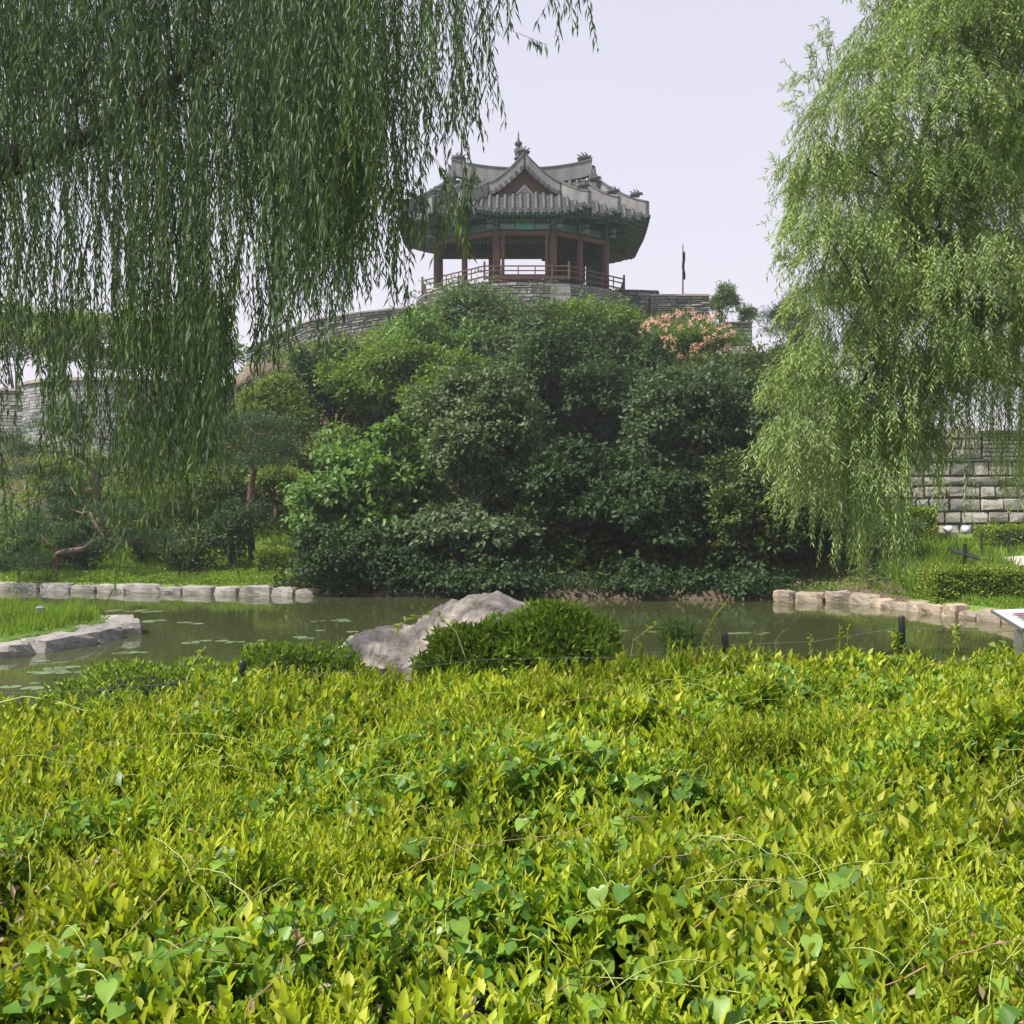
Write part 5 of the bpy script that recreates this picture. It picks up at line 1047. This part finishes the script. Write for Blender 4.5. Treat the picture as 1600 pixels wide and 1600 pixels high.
weed('thin dry grass stem with a bent tip between the stakes', [(1212, 1030, 7.6), (1212, 1000, 7.6), (1225, 985, 7.6), (1232, 983, 7.6)], n=6, r=.003, leaf=.04, mat='drystem')
weed('pale weed stem over the dark left hedge', [(290, 1085, 6.2), (293, 1060, 6.2), (305, 1030, 6.2), (322, 1010, 6.2)], n=12, r=.006)
weed('long yellow stem arching over the left of the hedge', [(0, 1098, 5.0), (40, 1088, 5.0), (90, 1096, 5.0), (145, 1115, 4.95)], n=10, r=.005)
weed('long yellow stem arching left of the rock', [(395, 1045, 6.5), (440, 1068, 6.4), (480, 1070, 6.4), (510, 1048, 6.5)], n=14, r=.005)
weed('straight pale stem on the left rim of the hedge', [(185, 1110, 5.4), (165, 1075, 5.4), (140, 1050, 5.4)], n=8, r=.004)
weed('slender weed by the info sign', [(1500, 1020, 7.4), (1490, 990, 7.4), (1495, 975, 7.4)], n=22, r=.003, leaf=.05)
for i, (px, py) in enumerate(((1045, 1005), (1062, 1002), (1080, 1008))):
    q = P(px, py + 30, 8.2); r = empty('lily_plant', q, ('left', 'middle', 'right')[i] + ' one of three narrow-leaved green plants at the near water edge', 'plant'); lv = Leaves(); n = 110
    B = q + np.stack((RNG.normal(size=n) * .03, RNG.normal(size=n) * .03, RNG.uniform(0, .3, n)), 1); lv.add(B, rdir(n) + (0, 0, .7), rdir(n) + (0, 0, 1), .11, .014, .2, .2, True); lv.build('leaves', LM['bright'], r); m = MB(); m.tube([q - (0, 0, .1), q + (0, 0, .3)], .005, 5); m.build('stem', M['stem'], r)

# ---------------------------------------------------------------- posts, wire, sign, lights
def stake(label, px, ytop, ybot, Yd, wd=.05):
    a, b = P(px, ybot, Yd), P(px, ytop, Yd); b[0] = a[0] - .01; r = empty('fence_stake', a, label, 'stake'); m = MB(); m.tube([a, b - (0, 0, .015), b], [wd / 2, wd / 2, wd / 2 * .8], 10); m.build('post', M['black'], r, True)
    m = MB(); m.tube([b - (0, 0, .10), b - (0, 0, .085)], wd / 2 + .004, 10); m.build('wire_clip', M['black'], r); return b
s1 = stake('shorter black stake right of the dome shrub', 1135, 989, 1065, 7.7)
s2 = stake('taller black stake near the right of the hedge', 1411, 962, 1060, 7.8)
s3 = stake('black stake half hidden in the low dark hedge on the left', 381, 1032, 1075, 6.75)
s0 = stake('black stake outside the left rim of the hedge', -60, 1060, 1130, 5.8); s4 = stake('black stake beyond the info sign', 1720, 960, 1060, 7.9)
m = MB(); W_ = [s0, s3, P(760, 1010, 7.1), s1, s2, s4]
for a, b in zip(W_[:-1], W_[1:]): m.tube([a - (0, 0, .09), lerp(a, b, .5) - (0, 0, .13), b - (0, 0, .09)], .0012, 4)
tag(m.build('fence_wire', M['steel']), 'thin slack wire strung between the black stakes', 'wire')
# info sign, tilted lectern panel
sg = empty('info_sign', P(1615, 1040, 7.2), 'tilted white information panel on a grey post at the right edge', 'sign')
c00, c10, c11, c01 = P(1548, 953, 7.9), P(1655, 948, 7.9), P(1712, 980, 7.2), P(1597, 983, 7.2)
m = MB(); dn = np.array((0, .004, -.018)); V = [c00, c10, c11, c01]; m.add(V + [v + dn for v in V], [(3, 2, 1, 0), (4, 5, 6, 7), (0, 1, 5, 4), (1, 2, 6, 5), (2, 3, 7, 6), (3, 0, 4, 7)]); m.build('panel', M['steel'], sg)
def onp(u, v, up=.003): return lerp(lerp(c00, c10, u), lerp(c01, c11, u), v) + (0, -.001, up)
m = MB(); m.add([onp(.02, .03, .002), onp(.98, .03, .002), onp(.98, .96, .002), onp(.02, .96, .002)], [(0, 3, 2, 1)]); face = m.build('panel_face', M['white'], sg)
m = MB()
for row, (v, u0, u1, gap_) in enumerate(((.24, .12, .6, .03), (.33, .14, .55, .02))):
    u = u0
    while u < u1: 
        w_ = random.uniform(.015, .04); hh = .035; m.add([onp(u, v, .006), onp(u + w_, v, .006), onp(u + w_, v + hh, .006), onp(u, v + hh, .006)], [(0, 3, 2, 1)]); u += w_ + gap_ * random.uniform(.3, .8)
m.build('printed_heading', M['pink'], face)
m = MB()
for v in (.46, .54, .62, .70, .78):
    u = .15
    while u < .85:
        w_ = random.uniform(.02, .07); m.add([onp(u, v, .006), onp(u + w_, v, .006), onp(u + w_, v + .022, .006), onp(u, v + .022, .006)], [(0, 3, 2, 1)]); u += w_ + .015
m.build('printed_text', M['ink'], face)
m = MB(); b = (c01 + c10) / 2; m.box((c01[0] + .05, 7.35, 1.15), (.045, .045, .9)); m.box((c01[0] + .45, 7.35, 1.15), (.045, .045, .9)); m.build('post', M['steel'], sg)
# grass stake light
q = P(63, 972, 21); q[2] = Hs(q[0], q[1]); gl = empty('garden_light', q, 'small dark garden light standing in the grass of the left spit', 'light')
m = MB(); m.tube([q, q + (0, 0, .22)], .05, 8); m.build('post', M['black'], gl); m = MB(); m.tube([q + (0, 0, .2), q + (0, 0, .3), q + (0, 0, .34)], [.09, .1, .03], 10); m.build('lamp_head', M['steel'], gl)
# floodlights
q = P(1495, 852, 34); q[2] = Hs(q[0], q[1]); fl_ = empty('floodlight_stand', q, 'twin silver floodlights on a short crossbar in front of the fortress wall', 'floodlights')
zt2 = P(0, 833, 34)[2]; m = MB(); m.tube([q, (q[0], q[1], zt2)], .04, 6); m.bar((q[0] - .32, q[1], zt2), (q[0] + .32, q[1], zt2), .05, .05); m.build('stand', M['steel'], fl_)
for s_ in (-1, 1):
    c = np.array((q[0] + s_ * .24, q[1] - .02, zt2 + .12)); m = MB(); m.tube([c + (s_ * .12, 0, -.06), c + (s_ * .02, 0, .02), c + (-s_ * .08, 0, .08)], [.15, .14, .06], 12); m.build('lamp_head', M['white'], fl_, True)
q = P(1508, 868, 30); q[2] = Hs(q[0], q[1]); sp_ = empty('sign_stand', q, 'small black tilted sign on a post at the end of the footpath', 'sign')
m = MB(); m.box(q + (0, 0, .45), (.09, .07, 1.0)); m.build('post', M['black'], sp_); m = MB(); m.add([q + v for v in ((-.4, -.25, .72), (.38, -.25, .5), (.45, .3, .62), (-.35, .3, .84), (-.4, -.25, .68), (.38, -.25, .46), (.45, .3, .58), (-.35, .3, .8))], [(0, 1, 2, 3), (7, 6, 5, 4), (0, 4, 5, 1), (1, 5, 6, 2), (2, 6, 7, 3), (3, 7, 4, 0)]); m.build('sign_plate', M['black'], sp_)
for k_, (lab, ya) in enumerate((('front black post-and-rail fence along the footpath', 28.9), ('rear black post-and-rail fence between the footpath and the low hedge', 32.2))):
    xsf = [(1545 + 52 * i - 800) / 1600 * ya if ya < 30 else (1534 + 42 * i - 800) / 1600 * ya for i in range(5)]; z0 = [Hs(x, ya) for x in xsf]; rf = empty('path_fence', (xsf[0], ya, z0[0]), lab, 'fence')
    for x, zz in zip(xsf, z0): m = MB(); m.tube([(x, ya, zz - .05), (x, ya, zz + .72)], .04, 6); m.build('post', M['black'], rf)
    for dz in (.35, .6):
        m = MB(); m.tube([(x, ya, zz + dz) for x, zz in zip(xsf, z0)], .012, 5); m.build('rail', M['black'], rf)

# lily pads and flecks on the water
def pad_mesh():
    a = np.linspace(.25, 6.0, 12); V = [(0, 0, 0)] + [(math.cos(t_) * (1 + .06 * math.sin(5 * t_)), math.sin(t_) * (1 + .06 * math.sin(3 * t_)), 0) for t_ in a]; me = bpy.data.meshes.new('lily_pad'); me.from_pydata(V, [], [(0, i, i + 1) for i in range(1, 12)]); me.materials.append(M['pad']); return me
pm = pad_mesh(); spots = []
for (px, py, n, sx_, sy_) in ((365, 1003, 7, 25, 2), (300, 1003, 3, 12, 2), (290, 974, 4, 14, 2), (180, 955, 5, 25, 1.5), (200, 1022, 4, 15, 1.5), (110, 1045, 10, 40, 5), (480, 997, 3, 12, 1), (500, 971, 3, 14, 1), (560, 983, 5, 25, 4), (540, 970, 3, 20, 1), (1165, 990, 5, 22, 2), (1000, 985, 3, 15, 3), (245, 971, 3, 8, 2), (80, 1075, 6, 50, 4), (225, 955, 4, 25, 1)):
    for _ in range(n):
        x, y = px + random.gauss(0, sx_), py + random.gauss(0, sy_); Yd = ZC * FPX / (y - HZ); spots.append((P(x, y, Yd)[0], Yd, 'near the left bank' if px < 260 else 'in the middle left of the pond' if px < 450 else 'left of the garden rock' if px < 600 else 'near the shorter stake'))
for x, y, wh in spots:
    if float(shore(np.array([x]), np.array([y]))[0]) > -.3: continue
    o = bpy.data.objects.new('lily_pad', pm); COL.objects.link(o); s_ = random.uniform(.07, .19); o.location = (x, y, .006); o.scale = (s_, s_, 1); o.rotation_euler = (0, 0, random.uniform(0, 6)); tag(o, 'pale round lily pad floating ' + wh, 'lily pad', 'lily pads ' + wh)
lv = Leaves(); n = 900; x = RNG.uniform(-11, 10, n); y = RNG.uniform(12, 30, n); k = shore(x, y) < -.3; x, y = x[k], y[k]; n = len(x)
lv.add(np.stack((x, y, np.full(n, .008)), 1), np.stack((RNG.normal(size=n), RNG.normal(size=n), np.zeros(n)), 1), np.tile((0, 0, 1.), (n, 1)), .05 * RNG.uniform(.5, 1.5, n), .025, 0); tag(lv.build('floating_flecks', M['pad']), 'tiny pale leaf flecks scattered over the pond surface', 'debris', kind='stuff')

# ---------------------------------------------------------------- willows
def strand(lv, mb, top, length, sway, az, ll, lw, spacing, spread=.35, lean=(0, 0), stemr=.0025, tbase=None, curl=.25):
    n = max(4, int(length / .3)); u = np.linspace(0, 1, n); ph = random.uniform(0, 6)
    C = np.stack((top[0] + lean[0] * u + sway * math.cos(az) * np.sin(u * 3 + ph) * u, top[1] + lean[1] * u + sway * math.sin(az) * np.sin(u * 2.4 + ph) * u, top[2] - length * u), 1)
    if mb is not None: mb.append((C, stemr))
    k = int(length / spacing); t_ = (np.arange(k) + RNG.random(k) * .7) / k; B = np.stack([np.interp(t_, u, C[:, i]) for i in range(3)], 1)
    a = np.arange(k) * 2.4 + RNG.random(k) * 1.5; D = np.stack((np.cos(a) * spread, np.sin(a) * spread, -np.ones(k)), 1) + RNG.normal(size=(k, 3)) * .16
    N = np.stack((np.cos(a), np.sin(a), np.full(k, .4)), 1) + RNG.normal(size=(k, 3)) * .4
    tb_ = random.random() if tbase is None else tbase
    lv.add(B, D, N, ll * RNG.uniform(.65, 1.2, k), lw * RNG.uniform(.8, 1.2, k), .22, .12 + 0 * curl, False, np.clip(tb_ * .7 + .3 * t_ ** 3 + RNG.normal(size=k) * .1, 0, 1))
def stems_obj(lst, name, mat, parent, n=4):
    V = []; F = []; c = 0
    for C, r in lst:
        m = len(C); rr_ = np.linspace(r, r * .5, m)
        for k in range(3):
            a = 2.1 * k; V.append(C + np.stack((np.cos(a) * rr_, np.sin(a) * rr_, rr_ * 0), 1))
        i = np.arange(m - 1)
        for k in range(2): k2 = (k + 1) % 3; F.append(np.stack((c + k * m + i, c + k2 * m + i, c + k2 * m + i + 1, c + k * m + i + 1), 1))
        c += 3 * m
    return mkobj(name, np.concatenate(V), np.concatenate(F), None, mat, parent)
wl = empty('weeping_willow', (-6.2, 8.6, .8), 'large shaded weeping willow whose long strands hang across the left of the picture', 'willow')
tb = MB(); tb.tube([(-6.2, 8.6, .6), (-6.0, 8.5, 2.4), (-5.3, 8.3, 4.2), (-4.6, 8.2, 5.2)], [.42, .36, .3, .26], 12)
limb_tips = [P(430, 12, 8.2), P(300, -120, 7), P(720, -140, 7.4), P(120, -60, 7), P(560, -90, 8.6), P(880, -160, 7.5)]
tb.tube([(-4.8, 8.2, 5.0), P(150, 210, 9.4), P(280, 118, 9.6), P(360, 60, 9.6), P(440, 8, 9.4), P(560, -90, 9.2), P(740, -200, 8.2)], [.18, .07, .045, .045, .04, .025, .015], 8)
for t_ in limb_tips[1:]: trunk_mesh(tb, (-4.8, 8.8, 6.9), [t_ + (0, 1.4, 1.6)], .07)
tb.tube([(-4.7, 8.2, 5.1), (-4.75, 8.6, 6.2), (-4.8, 8.8, 7.0)], [.2, .14, .1], 8)
tb.build('trunk', M['willowbark'], wl, True)
lv = Leaves(); stl = []
prof_x = np.array([-120, 0, 60, 130, 200, 270, 330, 370, 430, 470, 520, 570, 610, 650, 690, 740, 770, 800, 850, 905])
prof_y = np.array([880, 900, 850, 860, 900, 900, 860, 700, 620, 540, 480, 450, 430, 300, 240, 190, 170, 80, 70, 50])
def wstrand(px, yt, yb, Yd, tb_=None, sc_=1.0, sp=.03):
    a, b = P(px, yt, Yd), P(px + random.gauss(4, 18), yb, Yd); L_ = a[2] - b[2]
    if L_ < .15: return
    strand(lv, stl, a, L_, random.uniform(.04, .2), random.uniform(0, 6), .09 * sc_, .0135 * sc_, sp, random.uniform(.22, .62), (b[0] - a[0], random.gauss(0, .1)), tbase=tb_)
nl = 0
for i in range(190):                                    # locks of several strands
    px = random.uniform(-110, 560) if random.random() < .85 else random.uniform(430, 690); Yd = random.uniform(5.6, 9.2); lim = np.interp(px, prof_x, prof_y); tb_ = random.random() ** 1.3
    r_ = random.random(); layer = lim * (.45 + .55 * r_ ** .6); yt0 = layer - random.uniform(180, 480) * 6.5 / Yd
    wdl = random.uniform(8, 22)
    if layer > 520 and px < 190 and random.random() < .45: continue
    for k in range(random.randint(3, 7) if layer < 560 or 190 < px < 350 else random.randint(2, 4)):
        yt = yt0 + random.uniform(-60, 60); yb = layer + random.gauss(0, 35) - abs(random.gauss(0, 20)); wstrand(px + random.gauss(0, wdl), min(yt, yb - 90), min(yb, lim + 25), Yd + random.gauss(0, .12), tb_, random.uniform(.85, 1.15))
for i in range(820):                                    # dense upper mass
    px = random.uniform(-130, 570) if i % 5 else random.uniform(380, 600); lim = min(np.interp(px, prof_x, prof_y) * .8, 470); yb = 20 + (lim - 20) * random.random() ** 1.15; wstrand(px, yb - random.uniform(120, 330), yb, random.uniform(6.5, 12.0), random.random() * .6, 1.0 + .35 * random.random())
for i in range(900):
    px = random.uniform(-130, 520); yb = random.uniform(10, 320); wstrand(px, yb - random.uniform(120, 260), yb, random.uniform(8.5, 12.5), random.random() * .45, 1.25, .04)
for i in range(110):
    px = random.uniform(470, 770); lim = np.interp(px, prof_x, prof_y); yb = lim * random.uniform(.15, .95); wstrand(px, yb - random.uniform(120, 300), yb, random.uniform(6.2, 8), random.random())
for px, yt, yb in ((760, -80, 195), (752, -40, 205), (745, 60, 215), (730, 90, 240), (735, 40, 235), (700, 120, 260), (905, -110, 62), (900, -90, 40), (858, -120, 62), (845, -120, 45), (780, -100, 60), (800, -120, 40), (640, 100, 500), (655, 150, 390), (603, 150, 478), (590, 200, 482), (560, 150, 455), (612, 230, 450), (622, 260, 400), (870, -120, 35), (690, -60, 180), (710, -60, 200), (670, -20, 230)):
    for k in range(2): wstrand(px + random.gauss(0, 5), yt, yb + random.gauss(0, 8), 6.6 + random.gauss(0, .15), .35, 1.05, .034)
for px, yt, yb in ((700, 270, 385), (706, 280, 370), (690, 290, 380), (728, 250, 385), (738, 260, 395), (722, 240, 350), (680, 300, 370), (660, 300, 370), (712, 300, 400), (648, 280, 360)):      # bright strand tips in front of the pavilion
    wstrand(px, yt, yb, 6.4, .95, 1.1, .022)
tws = [([P(620, 40, 7), P(690, 150, 6.8), P(740, 260, 6.5), P(735, 320, 6.4)], .004), ([P(560, 80, 7), P(640, 200, 6.8), P(690, 260, 6.5), P(700, 310, 6.4)], .004), ([P(500, -40, 7), P(640, 10, 6.9), P(780, 40, 6.7), P(855, 70, 6.6)], .005), ([P(700, -160, 7), P(850, -110, 6.8), P(905, -90, 6.6)], .006)]
for pts, r_ in tws:
    A = np.array(pts); u = np.linspace(0, 1, len(A)); uu = np.linspace(0, 1, 14); C = np.stack([np.interp(uu, u, A[:, i]) for i in range(3)], 1); stl.append((C, r_))
    k = 46; t_ = RNG.random(k); B = np.stack([np.interp(t_, uu, C[:, i]) for i in range(3)], 1); lv.add(B, np.stack((RNG.normal(size=k) * .35 + .2, RNG.normal(size=k) * .35, -np.ones(k)), 1), rdir(k), .1 * RNG.uniform(.7, 1.2, k), .014, .2, tint=RNG.random(k) * .7)
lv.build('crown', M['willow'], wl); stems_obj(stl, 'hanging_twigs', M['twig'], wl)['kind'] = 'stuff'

wr = empty('weeping_willow', (11.2, 16.6, .5), 'tall sunlit yellow-green willow on the right shore with feathery drooping branches', 'willow')
tb = MB(); tb.tube([(11.2, 16.6, .3), (11.1, 16.5, 2.5), (10.9, 16.5, 4.6), (10.6, 16.4, 6.5), (10.0, 16.3, 9.5)], [.5, .42, .36, .3, .16], 12)
clr = [(1600, 30, 120), (1500, 40, 105), (1420, 60, 85), (1360, 120, 75), (1320, 200, 70), (1300, 290, 62), (1270, 240, 38), (1560, 150, 120), (1460, 180, 110), (1390, 270, 95), (1320, 380, 80), (1270, 340, 42), (1530, 300, 120), (1440, 370, 105), (1600, 280, 110), (1360, 470, 90), (1290, 460, 55), (1590, 420, 110), (1500, 460, 110), (1420, 530, 95), (1320, 560, 85), (1255, 600, 55), (1390, 640, 85), (1300, 660, 80), (1240, 690, 50), (1590, 560, 90), (1500, 570, 70), (1340, 730, 75), (1280, 740, 50), (1420, 690, 50), (1690, 200, 150), (1720, 450, 140), (1680, 60, 120), (1640, -60, 160), (1500, -60, 120), (1420, -30, 70), (1470, 420, 90), (1540, 520, 85), (1440, 600, 65), (1380, 400, 85), (1480, 300, 100)]
lv = Leaves(); stl = []
ccs = []
for (px, py, r_) in clr:
    Yd = random.uniform(15.2, 17.4); c = P(px, py, Yd); R_ = r_ / FPX * Yd; ccs.append(c)
    n = int(260 * (R_ ** 2) + 30)
    for k in range(n):
        d = rdir(1)[0]; d[2] = abs(d[2]) if random.random() < .7 else d[2]; f = random.uniform(.35, 1.0) ** .6; p = c + d * R_ * f * np.array((1, .9, 1)); L_ = random.uniform(.3, .75)
        out = d * random.uniform(.3, .8); out[2] = out[2] * .6 - .35; C = [p]
        for q in range(4): out = out + np.array((0, 0, -.22)); C.append(C[-1] + unit(out) * L_ / 4)
        C = np.array(C); stl.append((C, .004)); kk = int(L_ / .031); t_ = (np.arange(kk) + RNG.random(kk)) / kk; uu = np.linspace(0, 1, 5); B = np.stack([np.interp(t_, uu, C[:, i]) for i in range(3)], 1); dr = unit(C[-1] - C[0])
        a = np.arange(kk) * 2.4 + RNG.random(kk); D = dr * .75 + np.stack((np.cos(a), np.sin(a), -np.full(kk, .35)), 1) * .75; lv.add(B, D, np.stack((RNG.normal(size=kk) * .5, RNG.normal(size=kk) * .5, np.ones(kk)), 1), .12 * RNG.uniform(.7, 1.2, kk), .023, .18, tint=np.clip(random.random() * .6 + .35 * t_ + RNG.normal(size=kk) * .08, 0, 1))
# hanging ropes
for (px, yt, yb, nn, wd_) in ((1425, 640, 790, 4, 6), (1468, 620, 815, 4, 5), (1478, 600, 760, 5, 8), (1510, 620, 800, 4, 5), (1555, 600, 740, 8, 14), (1590, 560, 765, 12, 16), (1400, 620, 750, 8, 14), (1385, 650, 830, 8, 18), (1345, 720, 875, 14, 16), (1320, 740, 870, 10, 10), (1300, 780, 875, 6, 8), (1410, 700, 850, 4, 5), (1405, 790, 890, 14, 12), (1420, 800, 880, 8, 8), (1370, 720, 850, 10, 14), (1440, 560, 700, 10, 14), (1530, 560, 690, 12, 16), (1250, 640, 740, 8, 12), (1280, 700, 790, 8, 14), (1600, 600, 800, 5, 6), (1230, 640, 720, 4, 10)):
    for k in range(nn):
        Yd = 15.6 + random.gauss(0, .15); x = px + random.gauss(0, wd_); a, b = P(x, yt + random.uniform(-40, 30), Yd), P(x, yb + random.gauss(0, 12), Yd)
        strand(lv, stl, a, a[2] - b[2], .08, random.uniform(0, 6), .115, .019, .034, random.uniform(.5, .9), (random.gauss(0, .08) - .05, 0), .004, random.uniform(.2, .9))
for (pts) in ([(1290, 150), (1270, 100), (1262, 80)], [(1270, 280), (1235, 265), (1200, 262)], [(1290, 170), (1255, 165), (1232, 160)], [(1270, 350), (1240, 350), (1215, 358)], [(1280, 130), (1250, 125), (1245, 115)], [(1260, 690), (1215, 690), (1190, 685)], [(1270, 310), (1245, 300), (1225, 295)], [(1260, 400), (1235, 395), (1220, 405)], [(1300, 90), (1290, 60), (1285, 50)], [(1260, 640), (1215, 610), (1195, 595)], [(1380, 20), (1350, 10), (1345, -10)]):
    for rep in range(5):
        C = np.array([P(x + random.gauss(0, 10), y + random.gauss(0, 14), 15.8 + rep * .1) for x, y in pts]); stl.append((C, .005)); kk = 34; t_ = RNG.random(kk); uu = np.linspace(0, 1, 3); B = np.stack([np.interp(t_, uu, C[:, i]) for i in range(3)], 1)
        lv.add(B, unit(C[-1] - C[0]) * .5 + RNG.normal(size=(kk, 3)) * .45 + (0, 0, -.3), rdir(kk) + (0, 0, 1), .115 * RNG.uniform(.7, 1.2, kk), .018, .18)
limbs = [P(1480, 470, 16.8), P(1440, 330, 16.9), P(1500, 180, 16.9), P(1400, 160, 17.2), P(1560, 60, 16.8), P(1380, 560, 16.6)]
for l_ in limbs: trunk_mesh(tb, (10.8, 16.6, max(3.6, l_[2] - 2.0)), [l_], .12, .2, 7)
for c in ccs:
    l_ = min(limbs, key=lambda q: np.linalg.norm(q - c)); trunk_mesh(tb, l_, [c], .03, .3, 5)
tb.build('trunk', M['willowbark'], wr, True)
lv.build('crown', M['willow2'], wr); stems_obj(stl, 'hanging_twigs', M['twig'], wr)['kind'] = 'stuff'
